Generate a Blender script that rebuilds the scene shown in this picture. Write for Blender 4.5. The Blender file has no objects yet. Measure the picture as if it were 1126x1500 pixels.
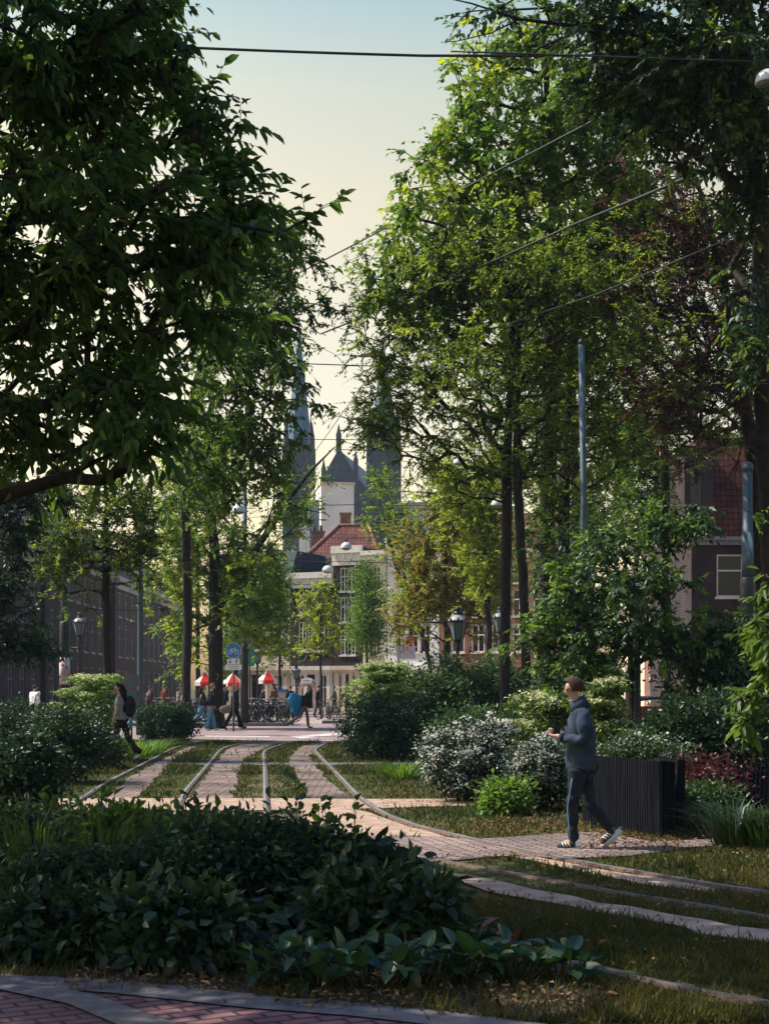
import bpy, math, random
import numpy as np
from mathutils import Vector, Matrix
S = bpy.context.scene
COL = S.collection
PI = math.pi
F0, CX, HY, EYE = 2083.0, 563.0, 1008.0, 1.67     # focal length and horizon of the 1126x1500 photograph, eye height
rng = np.random.default_rng(7)
random.seed(7)

def P(px, py, d):                       # a measured photo point at a known distance, in world metres
    return np.array([(px-CX)/F0*d, d, EYE+(HY-py)/F0*d])
def G(px, py):                          # a point of the ground
    d = F0*EYE/(py-HY)
    return np.array([(px-CX)/F0*d, d])

# ------------------------------------------------------------------ materials
def new_mat(name):
    m = bpy.data.materials.new(name); m.use_nodes = True
    nt = m.node_tree
    return m, nt, nt.nodes['Principled BSDF']
def node(nt, typ, **kw):
    n = nt.nodes.new(typ)
    for k, v in kw.items():
        setattr(n, k, v)
    return n
def ramp(nt, stops):
    r = node(nt, 'ShaderNodeValToRGB')
    e = r.color_ramp.elements
    while len(e) < len(stops): e.new(0.5)
    for el, (p, c) in zip(e, stops):
        el.position = p; el.color = (*c, 1)
    return r
def mat_noise(name, c1, c2, scale=8.0, rough=0.7, bump=0.0, metal=0.0, spec=0.3, stretch=None, detail=5):
    m, nt, b = new_mat(name)
    tc = node(nt, 'ShaderNodeTexCoord')
    mp = node(nt, 'ShaderNodeMapping')
    if stretch: mp.inputs['Scale'].default_value = stretch
    nt.links.new(tc.outputs['Object'], mp.inputs['Vector'])
    nz = node(nt, 'ShaderNodeTexNoise'); nz.inputs['Scale'].default_value = scale; nz.inputs['Detail'].default_value = detail
    nt.links.new(mp.outputs[0], nz.inputs['Vector'])
    r = ramp(nt, [(0.33, c1), (0.67, c2)])
    nt.links.new(nz.outputs['Fac'], r.inputs[0]); nt.links.new(r.outputs[0], b.inputs['Base Color'])
    b.inputs['Roughness'].default_value = rough; b.inputs['Metallic'].default_value = metal
    b.inputs['Specular IOR Level'].default_value = spec
    if bump:
        bp = node(nt, 'ShaderNodeBump'); bp.inputs['Strength'].default_value = bump; bp.inputs['Distance'].default_value = 0.03
        nt.links.new(nz.outputs['Fac'], bp.inputs['Height']); nt.links.new(bp.outputs[0], b.inputs['Normal'])
    return m
def mat_leaf(name, dark, light, trans=0.42, tint=(1.25, 1.15, 0.55), rough=0.42, spec=0.35):
    m, nt, b = new_mat(name)
    at = node(nt, 'ShaderNodeAttribute'); at.attribute_name = 'tone'
    r = ramp(nt, [(0.0, dark), (1.0, light)])
    nt.links.new(at.outputs['Fac'], r.inputs[0])
    nt.links.new(r.outputs[0], b.inputs['Base Color'])
    b.inputs['Roughness'].default_value = rough; b.inputs['Specular IOR Level'].default_value = spec
    tr = node(nt, 'ShaderNodeBsdfTranslucent')
    mx = node(nt, 'ShaderNodeMix', data_type='RGBA', blend_type='MULTIPLY'); mx.inputs['Factor'].default_value = 1
    mx.inputs[7].default_value = (*tint, 1)
    nt.links.new(r.outputs[0], mx.inputs[6]); nt.links.new(mx.outputs[2], tr.inputs['Color'])
    ms = node(nt, 'ShaderNodeMixShader'); ms.inputs[0].default_value = trans
    nt.links.new(b.outputs[0], ms.inputs[1]); nt.links.new(tr.outputs[0], ms.inputs[2])
    nt.links.new(ms.outputs[0], nt.nodes['Material Output'].inputs[0])
    return m
def mat_brick(name, c1, c2, mortar, scale, bw=0.5, rh=0.25, ms=0.02, rough=0.8, bump=0.5, axes='XY', rot=0.0, noise_amt=0.5, offset=0.5):
    m, nt, b = new_mat(name)
    tc = node(nt, 'ShaderNodeTexCoord'); mp = node(nt, 'ShaderNodeMapping')
    if axes == 'XZ': mp.inputs['Rotation'].default_value = (PI/2, 0, 0)
    elif axes == 'YZ': mp.inputs['Rotation'].default_value = (PI/2, 0, PI/2)
    else: mp.inputs['Rotation'].default_value = (0, 0, rot)
    nt.links.new(tc.outputs['Object'], mp.inputs['Vector'])
    br = node(nt, 'ShaderNodeTexBrick'); br.offset = offset
    br.inputs['Scale'].default_value = scale; br.inputs['Brick Width'].default_value = bw; br.inputs['Row Height'].default_value = rh
    br.inputs['Mortar Size'].default_value = ms
    br.inputs['Color1'].default_value = (*c1, 1); br.inputs['Color2'].default_value = (*c2, 1); br.inputs['Mortar'].default_value = (*mortar, 1)
    nt.links.new(mp.outputs[0], br.inputs['Vector'])
    nz = node(nt, 'ShaderNodeTexNoise'); nz.inputs['Scale'].default_value = 0.9; nz.inputs['Detail'].default_value = 8
    nt.links.new(tc.outputs['Object'], nz.inputs['Vector'])
    r = ramp(nt, [(0.3, (1-noise_amt,)*3), (0.7, (1+noise_amt*0.4,)*3)])
    nt.links.new(nz.outputs['Fac'], r.inputs[0])
    mx = node(nt, 'ShaderNodeMix', data_type='RGBA', blend_type='MULTIPLY'); mx.inputs['Factor'].default_value = 1
    nt.links.new(br.outputs['Color'], mx.inputs[6]); nt.links.new(r.outputs[0], mx.inputs[7])
    nt.links.new(mx.outputs[2], b.inputs['Base Color'])
    b.inputs['Roughness'].default_value = rough; b.inputs['Specular IOR Level'].default_value = 0.25
    bp = node(nt, 'ShaderNodeBump'); bp.inputs['Strength'].default_value = bump; bp.inputs['Distance'].default_value = 0.01; bp.invert = True
    nt.links.new(br.outputs['Fac'], bp.inputs['Height']); nt.links.new(bp.outputs[0], b.inputs['Normal'])
    return m
def mat_plain(name, c, rough=0.6, metal=0.0, spec=0.4, var=0.25, scale=3.0):
    return mat_noise(name, tuple(x*(1-var) for x in c), tuple(min(1, x*(1+var)) for x in c), scale, rough, 0.0, metal, spec)

M = {}
M['bark'] = mat_noise('bark', (0.009, 0.008, 0.009), (0.030, 0.025, 0.025), 14, 0.9, 0.8, stretch=(1, 1, 0.25))
M['bark_light'] = mat_noise('bark_light', (0.035, 0.03, 0.028), (0.09, 0.075, 0.065), 14, 0.9, 0.8, stretch=(1, 1, 0.25))
M['stem'] = mat_noise('stem', (0.02, 0.03, 0.012), (0.05, 0.05, 0.025), 10, 0.8)
M['lf_ash'] = mat_leaf('leaf_deep_green', (0.024, 0.066, 0.032), (0.11, 0.21, 0.04), 0.52, rough=.5, spec=.3)
M['lf_mid'] = mat_leaf('leaf_mid_green', (0.035, 0.08, 0.02), (0.12, 0.20, 0.035), 0.5)
M['lf_fine'] = mat_leaf('leaf_yellow_green', (0.10, 0.17, 0.022), (0.30, 0.40, 0.055), 0.55)
M['lf_lime'] = mat_leaf('leaf_lime', (0.17, 0.25, 0.028), (0.40, 0.50, 0.065), 0.58)
M['lf_fresh'] = mat_leaf('leaf_fresh_green', (0.05, 0.125, 0.028), (0.18, 0.31, 0.05), 0.52)
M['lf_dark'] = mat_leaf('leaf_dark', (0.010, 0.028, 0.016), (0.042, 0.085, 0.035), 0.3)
M['lf_copper'] = mat_leaf('leaf_copper', (0.05, 0.026, 0.022), (0.14, 0.075, 0.055), 0.45, (1.25, 0.95, 0.8))
M['lf_bronze'] = mat_leaf('leaf_bronze', (0.15, 0.15, 0.03), (0.38, 0.34, 0.085), 0.55, (1.2, 1.05, 0.6))
M['lf_red'] = mat_leaf('leaf_red', (0.03, 0.014, 0.014), (0.11, 0.034, 0.036), 0.4, (1.3, 0.8, 0.8))
M['lf_shrub'] = mat_leaf('leaf_shrub', (0.02, 0.05, 0.02), (0.07, 0.13, 0.04), 0.35)
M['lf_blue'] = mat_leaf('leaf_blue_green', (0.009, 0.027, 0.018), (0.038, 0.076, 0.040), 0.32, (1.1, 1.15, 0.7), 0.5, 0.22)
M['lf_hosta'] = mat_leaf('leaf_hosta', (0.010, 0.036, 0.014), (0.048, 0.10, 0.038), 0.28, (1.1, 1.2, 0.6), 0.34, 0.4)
M['flower_white'] = mat_leaf('flower_white', (0.45, 0.45, 0.42), (0.78, 0.78, 0.72), 0.3, (1, 1, 1), 0.7, 0.1)
M['flower_cream'] = mat_leaf('flower_cream', (0.42, 0.45, 0.25), (0.72, 0.73, 0.45), 0.3, (1, 1, 0.8), 0.7, 0.1)
M['flower_pink'] = mat_leaf('flower_pink', (0.3, 0.14, 0.18), (0.5, 0.3, 0.34), 0.3, (1, 1, 1), 0.7, 0.1)
M['grass'] = mat_leaf('grass_blades', (0.028, 0.048, 0.011), (0.115, 0.095, 0.032), 0.4, (1.2, 1.1, 0.5), 0.6, 0.2)
M['litter'] = mat_leaf('dry_leaf', (0.07, 0.042, 0.025), (0.30, 0.19, 0.11), 0.2, (1, 0.9, 0.7), 0.8, 0.1)
M['steel'] = mat_noise('rail_steel', (0.13, 0.145, 0.155), (0.27, 0.295, 0.31), 3, 0.42, 0, 0.4, 0.5)
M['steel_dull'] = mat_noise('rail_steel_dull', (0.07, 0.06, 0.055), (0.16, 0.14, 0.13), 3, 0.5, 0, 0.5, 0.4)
M['rust'] = mat_noise('rail_rust', (0.06, 0.035, 0.025), (0.14, 0.085, 0.06), 30, 0.85, 0.3)
M['pole'] = mat_noise('pole_paint', (0.036, 0.066, 0.082), (0.058, 0.098, 0.118), 2.0, 0.55, stretch=(3, 3, 0.6))
M['pole_dark'] = mat_noise('pole_dark', (0.016, 0.02, 0.026), (0.032, 0.038, 0.046), 4, 0.5)
M['iron'] = mat_noise('black_iron', (0.012, 0.014, 0.018), (0.03, 0.032, 0.036), 8, 0.4)
M['fence'] = mat_noise('fence_paint', (0.004, 0.005, 0.008), (0.011, 0.013, 0.018), 5, 0.85, spec=.06, stretch=(4, 4, 0.5))
M['wire'] = mat_plain('wire', (0.02, 0.022, 0.025), 0.5)
M['white_metal'] = mat_plain('pale_metal', (0.52, 0.56, 0.58), 0.35, 0.0, 0.5, 0.12)
M['white_paint'] = mat_noise('white_paint', (0.62, 0.58, 0.50), (0.76, 0.72, 0.64), 2, 0.6)
M['frame_cream'] = mat_noise('frame_cream', (0.52, 0.46, 0.37), (0.66, 0.59, 0.48), 2, 0.6)
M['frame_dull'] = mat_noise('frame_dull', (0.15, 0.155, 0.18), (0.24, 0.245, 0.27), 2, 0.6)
M['cream_wall'] = mat_noise('cream_render', (0.56, 0.47, 0.35), (0.70, 0.61, 0.47), 1.5, 0.8)
M['white_wall'] = mat_noise('white_render', (0.66, 0.64, 0.60), (0.78, 0.76, 0.72), 0.8, 0.8)
M['white_wall_shade'] = mat_noise('white_render_shade', (0.10, 0.14, 0.18), (0.16, 0.20, 0.25), 1.2, 0.7)  # white render with the bluish shade of its left side put into the colour
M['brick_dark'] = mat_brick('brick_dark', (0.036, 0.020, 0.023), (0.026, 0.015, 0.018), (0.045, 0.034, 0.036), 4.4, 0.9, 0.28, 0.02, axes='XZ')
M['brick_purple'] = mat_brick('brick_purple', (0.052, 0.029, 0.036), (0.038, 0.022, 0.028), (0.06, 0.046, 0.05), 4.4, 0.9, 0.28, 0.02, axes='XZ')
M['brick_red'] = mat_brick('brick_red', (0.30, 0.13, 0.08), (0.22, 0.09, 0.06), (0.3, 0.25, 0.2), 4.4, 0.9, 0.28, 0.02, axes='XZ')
M['brick_church'] = mat_brick('brick_church', (0.055, 0.062, 0.085), (0.045, 0.05, 0.07), (0.1, 0.1, 0.1), 2.2, 0.9, 0.28, 0.02, axes='XZ')  # blue of the distant air is mixed into the brick colour
M['tile_red'] = mat_brick('tile_red', (0.21, 0.055, 0.04), (0.12, 0.035, 0.028), (0.03, 0.015, 0.015), 3.0, 0.7, 0.8, 0.06, axes='XZ', offset=0.0, bump=1.0)
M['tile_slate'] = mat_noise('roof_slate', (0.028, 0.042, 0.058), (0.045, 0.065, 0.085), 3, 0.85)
M['copper_roof'] = mat_noise('church_slate', (0.05, 0.12, 0.18), (0.075, 0.16, 0.23), 0.6, 0.6)
def mat_glass(name, c, rough=0.06):
    m, nt, b = new_mat(name)
    b.inputs['Base Color'].default_value = (*c, 1); b.inputs['Roughness'].default_value = rough
    b.inputs['Specular IOR Level'].default_value = 0.3
    return m
M['glass'] = mat_glass('window_glass', (0.012, 0.016, 0.022))
M['lamp_glass'] = mat_glass('lantern_glass', (0.11, 0.15, 0.165), 0.25)
M['lamp_roof'] = mat_noise('lantern_roof', (0.14, 0.15, 0.17), (0.3, 0.32, 0.34), 6, 0.4)
M['soil'] = mat_noise('soil', (0.03, 0.022, 0.017), (0.09, 0.065, 0.05), 6, 0.95, 0.6)
M['sand'] = mat_noise('trodden_sand', (0.23, 0.155, 0.11), (0.40, 0.285, 0.21), 5, 0.95, 0.5, detail=9)
M['cobble'] = mat_brick('cobbles', (0.20, 0.15, 0.135), (0.30, 0.225, 0.20), (0.10, 0.075, 0.065), 4.5, 0.7, 0.5, 0.07, rot=0.35, bump=0.9)
M['pave'] = mat_brick('track_paving', (0.18, 0.125, 0.105), (0.28, 0.195, 0.165), (0.06, 0.05, 0.04), 3.5, 0.9, 0.5, 0.06, rot=0.0, bump=0.9, noise_amt=0.75)
M['road_brick'] = mat_brick('road_brick', (0.24, 0.18, 0.172), (0.31, 0.235, 0.222), (0.18, 0.14, 0.135), 4.0, 0.8, 0.4, 0.03, rot=0.2, noise_amt=0.3)
M['near_brick'] = mat_brick('near_brick', (0.15, 0.072, 0.082), (0.205, 0.10, 0.11), (0.035, 0.025, 0.03), 4.2, 0.88, 0.44, 0.05, rot=-0.50, bump=0.9)
M['kerb'] = mat_noise('kerb_stone', (0.085, 0.08, 0.082), (0.15, 0.14, 0.14), 9, 0.85, 0.25, detail=8)
M['plaza'] = mat_brick('plaza_paving', (0.33, 0.25, 0.225), (0.40, 0.31, 0.28), (0.25, 0.2, 0.18), 3.0, 0.6, 0.6, 0.03, noise_amt=0.3)
M['marking'] = mat_noise('road_marking', (0.36, 0.30, 0.29), (0.6, 0.54, 0.52), 2.5, 0.7)

def mat_ground():
    m, nt, b = new_mat('turf_ground')
    tc = node(nt, 'ShaderNodeTexCoord')
    n1 = node(nt, 'ShaderNodeTexNoise'); n1.inputs['Scale'].default_value = 0.55; n1.inputs['Detail'].default_value = 7
    n2 = node(nt, 'ShaderNodeTexNoise'); n2.inputs['Scale'].default_value = 14; n2.inputs['Detail'].default_value = 8
    nt.links.new(tc.outputs['Object'], n1.inputs['Vector']); nt.links.new(tc.outputs['Object'], n2.inputs['Vector'])
    r1 = ramp(nt, [(0.2, (0.020, 0.032, 0.009)), (0.8, (0.06, 0.072, 0.02))])
    r2 = ramp(nt, [(0.2, (0.08, 0.055, 0.03)), (0.8, (0.17, 0.12, 0.075))])
    nt.links.new(n2.outputs['Fac'], r1.inputs[0]); nt.links.new(n2.outputs['Fac'], r2.inputs[0])
    f = ramp(nt, [(0.48, (0, 0, 0)), (0.68, (1, 1, 1))])
    nt.links.new(n1.outputs['Fac'], f.inputs[0])
    mx = node(nt, 'ShaderNodeMix', data_type='RGBA')
    nt.links.new(f.outputs[0], mx.inputs['Factor']); nt.links.new(r1.outputs[0], mx.inputs[6]); nt.links.new(r2.outputs[0], mx.inputs[7])
    nt.links.new(mx.outputs[2], b.inputs['Base Color']); b.inputs['Roughness'].default_value = 0.95; b.inputs['Specular IOR Level'].default_value = 0.1
    bp = node(nt, 'ShaderNodeBump'); bp.inputs['Strength'].default_value = 0.6; bp.inputs['Distance'].default_value = 0.04
    nt.links.new(n2.outputs['Fac'], bp.inputs['Height']); nt.links.new(bp.outputs[0], b.inputs['Normal'])
    return m
M['ground'] = mat_ground()

# ------------------------------------------------------------------ object helpers
def tag(o, label=None, cat=None, group=None, kind=None):
    if label: o['label'] = label
    if cat: o['category'] = cat
    if group: o['group'] = group
    if kind: o['kind'] = kind
    return o
def thing(name, label, cat, loc=(0, 0, 0), rz=0.0, group=None):
    o = bpy.data.objects.new(name, None); COL.objects.link(o)
    o.empty_display_size = 0.2
    o.location = tuple(float(v) for v in loc); o.rotation_euler = (0, 0, rz)
    return tag(o, label, cat, group)
def link(name, me, parent=None):
    o = bpy.data.objects.new(name, me); COL.objects.link(o)
    if parent is not None: o.parent = parent
    return o
def copy_tree(o, parent=None):
    c = o.copy(); COL.objects.link(c)
    if parent is not None: c.parent = parent
    for ch in list(o.children): copy_tree(ch, c)
    return c
def npmesh(name, V, Fc, mat, parent=None, smooth=False, tone=None, mats=None, fm=None):
    V = np.asarray(V, dtype=np.float32); Fc = np.asarray(Fc, dtype=np.int32)
    n, k = Fc.shape
    me = bpy.data.meshes.new(name)
    me.vertices.add(len(V)); me.vertices.foreach_set('co', V.ravel())
    me.loops.add(n*k); me.loops.foreach_set('vertex_index', Fc.ravel())
    me.polygons.add(n); me.polygons.foreach_set('loop_start', np.arange(0, n*k, k, dtype=np.int32))
    if smooth: me.polygons.foreach_set('use_smooth', np.ones(n, dtype=bool))
    me.update(calc_edges=True)
    if tone is not None:
        a = me.attributes.new('tone', 'FLOAT', 'FACE'); a.data.foreach_set('value', np.asarray(tone, dtype=np.float32))
    for mm in (mats or [mat]): me.materials.append(mm)
    if fm is not None: me.polygons.foreach_set('material_index', np.asarray(fm, dtype=np.int32))
    return link(name, me, parent)

class MB:
    def __init__(s): s.v = []; s.f = []; s.m = []; s.sm = []
    def add(s, vs, fs, mi=0, smooth=False):
        b = len(s.v); s.v += [tuple(float(c) for c in v) for v in vs]
        for f in fs:
            s.f.append(tuple(b+i for i in f)); s.m.append(mi); s.sm.append(smooth)
        return s
    def box(s, x0, x1, y0, y1, z0, z1, mi=0):
        vs = [(x0,y0,z0),(x1,y0,z0),(x1,y1,z0),(x0,y1,z0),(x0,y0,z1),(x1,y0,z1),(x1,y1,z1),(x0,y1,z1)]
        return s.add(vs, [(3,2,1,0),(4,5,6,7),(0,1,5,4),(1,2,6,5),(2,3,7,6),(3,0,4,7)], mi)
    def tube(s, pts, rs, n=8, mi=0, cap=True, smooth=True):
        pts = [Vector(tuple(float(c) for c in p)) for p in pts]
        if not hasattr(rs, '__len__'): rs = [rs]*len(pts)
        vs = []; up = None
        for i, p in enumerate(pts):
            a = pts[max(0, i-1)]; c = pts[min(len(pts)-1, i+1)]
            t = (c-a).normalized()
            if up is None: up = Vector((1, 0, 0)) if abs(t.x) < 0.8 else Vector((0, 1, 0))
            u = (up - t*up.dot(t)).normalized(); w = t.cross(u); up = u
            for j in range(n):
                g = 2*PI*j/n
                vs.append(p + (u*math.cos(g)+w*math.sin(g))*rs[i])
        fs = []
        for i in range(len(pts)-1):
            for j in range(n):
                k = (j+1) % n
                fs.append((i*n+j, i*n+k, (i+1)*n+k, (i+1)*n+j))
        s.add(vs, fs, mi, smooth)
        if cap:
            b = len(s.v)-len(vs)
            s.f.append(tuple(b+j for j in reversed(range(n)))); s.m.append(mi); s.sm.append(False)
            q = b+(len(pts)-1)*n
            s.f.append(tuple(q+j for j in range(n))); s.m.append(mi); s.sm.append(False)
        return s
    def lathe(s, prof, n=16, mi=0, c=(0, 0, 0), smooth=True, ang=0.0):
        vs = []; fs = []
        for (r, z) in prof:
            for j in range(n):
                g = 2*PI*j/n+ang
                vs.append((c[0]+r*math.cos(g), c[1]+r*math.sin(g), c[2]+z))
        for i in range(len(prof)-1):
            for j in range(n):
                k = (j+1) % n
                fs.append((i*n+j, i*n+k, (i+1)*n+k, (i+1)*n+j))
        s.add(vs, fs, mi, smooth)
        b = len(s.v)-len(vs)
        s.f.append(tuple(b+j for j in reversed(range(n)))); s.m.append(mi); s.sm.append(False)
        q = b+(len(prof)-1)*n
        s.f.append(tuple(q+j for j in range(n))); s.m.append(mi); s.sm.append(False)
        return s
    def ell(s, c, r, nu=12, nv=8, mi=0):
        vs = [(c[0], c[1], c[2]-r[2])]; fs = []
        for i in range(1, nv):
            t = PI*i/nv
            for j in range(nu):
                g = 2*PI*j/nu
                vs.append((c[0]+r[0]*math.sin(t)*math.cos(g), c[1]+r[1]*math.sin(t)*math.sin(g), c[2]-r[2]*math.cos(t)))
        vs.append((c[0], c[1], c[2]+r[2])); L = len(vs)-1
        for j in range(nu):
            k = (j+1) % nu
            fs.append((0, 1+k, 1+j)); fs.append((L, L-nu+j, L-nu+k))
            for i in range(nv-2):
                fs.append((1+i*nu+j, 1+i*nu+k, 1+(i+1)*nu+k, 1+(i+1)*nu+j))
        return s.add(vs, fs, mi, True)
    def prism(s, poly, y0, y1, mi=0):                      # polygon in XZ, extruded along Y
        n = len(poly)
        vs = [(x, y0, z) for x, z in poly]+[(x, y1, z) for x, z in poly]
        fs = [tuple(range(n)), tuple(reversed(range(n, 2*n)))]
        for i in range(n):
            j = (i+1) % n
            fs.append((j, i, n+i, n+j))
        return s.add(vs, fs, mi)
    def plan(s, poly, z0, z1, mi=0):                       # polygon in XY, extruded along Z
        n = len(poly)
        vs = [(x, y, z0) for x, y in poly]+[(x, y, z1) for x, y in poly]
        fs = [tuple(reversed(range(n))), tuple(range(n, 2*n))]
        for i in range(n):
            j = (i+1) % n
            fs.append((i, j, n+j, n+i))
        return s.add(vs, fs, mi)
    def build(s, name, mats, parent=None):
        if not isinstance(mats, (list, tuple)): mats = [mats]
        me = bpy.data.meshes.new(name); me.from_pydata(s.v, [], s.f)
        for mm in mats: me.materials.append(mm)
        me.polygons.foreach_set('material_index', s.m); me.polygons.foreach_set('use_smooth', s.sm)
        me.update()
        return link(name, me, parent)

# ------------------------------------------------------------------ foliage helpers
def unit(a): return a/np.maximum(np.linalg.norm(a, axis=-1, keepdims=True), 1e-6)
def leaf_mesh(C, L, W, d, nrm, near=False, fold=0.12):
    """leaf blades at points C along directions d, with face normals nrm"""
    N = len(C)
    d = unit(d); s = unit(np.cross(d, nrm)); n = np.cross(s, d)
    L = np.asarray(L)[:, None]; W = np.asarray(W)[:, None]
    if near:
        pr = [(0, 0, 0), (.28, .46, fold), (.66, .38, fold*.7), (1, 0, -.12), (.66, -.38, fold*.7), (.28, -.46, fold)]
        V = np.stack([C + d*L*a + s*W*b + n*L*c for a, b, c in pr], 1).reshape(-1, 3)
        o = np.arange(N)[:, None]*6
        Fc = np.stack([o+np.array([[0, 1, 2, 3]]), o+np.array([[0, 3, 4, 5]])], 1).reshape(-1, 4)
    else:
        pr = [(0, 0, 0), (.45, .5, fold), (1, 0, -.08), (.45, -.5, fold)]
        V = np.stack([C + d*L*a + s*W*b + n*L*c for a, b, c in pr], 1).reshape(-1, 3)
        o = np.arange(N)[:, None]*4
        Fc = np.stack([o+np.array([[0, 1, 2]]), o+np.array([[0, 2, 3]])], 1).reshape(-1, 3)
    return V, Fc
def scatter(centres, per, sig, L, W, outward=None, droop=0.35, upn=0.7, near=False, flat=0.75):
    """leaf clumps: 'per' leaves round every centre; returns mesh arrays"""
    K = len(centres); N = K*per
    idx = np.repeat(np.arange(K), per)
    off = rng.normal(0, 1, (N, 3))*np.array([1, 1, flat])*sig*np.exp(rng.normal(0, 0.3, K))[idx][:, None]
    C = centres[idx]+off
    d = unit(rng.normal(0, 1, (N, 3)))*0.8 + unit(off)*0.7 + np.array([0, 0, -droop])
    if outward is not None: d = d+outward[idx]*0.6
    nr = rng.normal(0, 1, (N, 3))*0.75+np.array([0, 0, upn])
    sz = np.minimum(np.exp(rng.normal(-0.03, 0.34, N)), 1.5)
    V, Fc = leaf_mesh(C, L*sz, W*sz, d, nr, near)
    ct = rng.normal(0.5, 0.2, K)[idx]
    tone = np.clip(ct+rng.normal(0, 0.18, N), 0, 1)
    return V, Fc, np.repeat(tone, 2)
def sprays(tips, dirs, ntw, nl, tl, L, W, droop=0.4, near=False):
    """leafy twigs: ntw thin shoots from every tip with nl leaves set alternately along each; returns leaves and twig tubes"""
    K = len(tips)*ntw; idx = np.repeat(np.arange(len(tips)), ntw)
    d = unit(dirs[idx]*0.7+rng.normal(0, .62, (K, 3))+np.array([0, 0, .05-droop*.25]))
    ln = tl*np.exp(rng.normal(-.1, .35, K))[:, None]
    p0 = tips[idx]-d*ln*.15; p1 = p0+d*ln*.5+np.array([0, 0, -.02])*ln*droop; p2 = p0+d*ln+np.array([0, 0, -.28])*ln*droop
    tt = (np.arange(nl)+.6)/nl
    T = (tt[None, :, None]+rng.normal(0, .05, (K, nl, 1)))
    C = (p0[:, None]*(1-T)**2+2*p1[:, None]*T*(1-T)+p2[:, None]*T**2).reshape(-1, 3)
    side = unit(np.cross(d, rng.normal(0, .35, (K, 3))+np.array([0, 0, 1.])))
    sg = np.where((np.arange(nl) % 2) == 0, 1., -1.)
    ld = (side[:, None]*sg[None, :, None]*(1.0-.5*tt[None, :, None])+d[:, None]*(.45+.5*tt[None, :, None])).reshape(-1, 3)+rng.normal(0, .22, (K*nl, 3))+np.array([0, 0, -droop*.75])
    N = K*nl
    nr = rng.normal(0, .5, (N, 3))+np.array([0, 0, .9])
    sz = np.exp(rng.normal(-.03, .2, K)).repeat(nl)*np.exp(rng.normal(0, .16, N))
    V, Fc = leaf_mesh(C, L*sz, W*sz, ld, nr, near)
    tone = np.clip(rng.normal(.5, .2, len(tips))[idx].repeat(nl)+rng.normal(0, .15, N), 0, 1)
    A = np.concatenate([p0, p1*.5+p0*.25+p2*.25]); B = np.concatenate([p1*.5+p0*.25+p2*.25, p2]); q = .0035+tl*.004
    tw = seg_tubes(A, B, np.concatenate([np.full(K, q), np.full(K, q*.7)]), np.concatenate([np.full(K, q*.7), np.full(K, q*.3)]), 3)
    return V, Fc, np.repeat(tone, 2), tw
def seg_tubes(A, B, ra, rb, n=6):
    """a frustum for every segment A-B"""
    t = unit(B-A)
    ref = np.where(np.abs(t[:, :1]) < 0.8, np.array([[1., 0, 0]]), np.array([[0, 1., 0]]))
    u = unit(ref-t*np.sum(ref*t, 1, keepdims=True)); w = np.cross(t, u)
    g = 2*PI*np.arange(n)/n
    ring = u[:, None, :]*np.cos(g)[None, :, None]+w[:, None, :]*np.sin(g)[None, :, None]
    V = np.concatenate([A[:, None]+ring*ra[:, None, None], B[:, None]+ring*rb[:, None, None]], 1).reshape(-1, 3)
    o = (np.arange(len(A))*2*n)[:, None]
    Fs = []
    for j in range(n):
        k = (j+1) % n
        Fs.append(o+np.array([[j, k, n+k, n+j]]))
    return V, np.concatenate(Fs, 0)
def blob(px, py, rx, ry, d, rd=None, w=1.0):
    s = F0/d
    return (P(px, py, d), np.array([rx/s, rd if rd is not None else rx/s*0.9, ry/s]), w)
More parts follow.
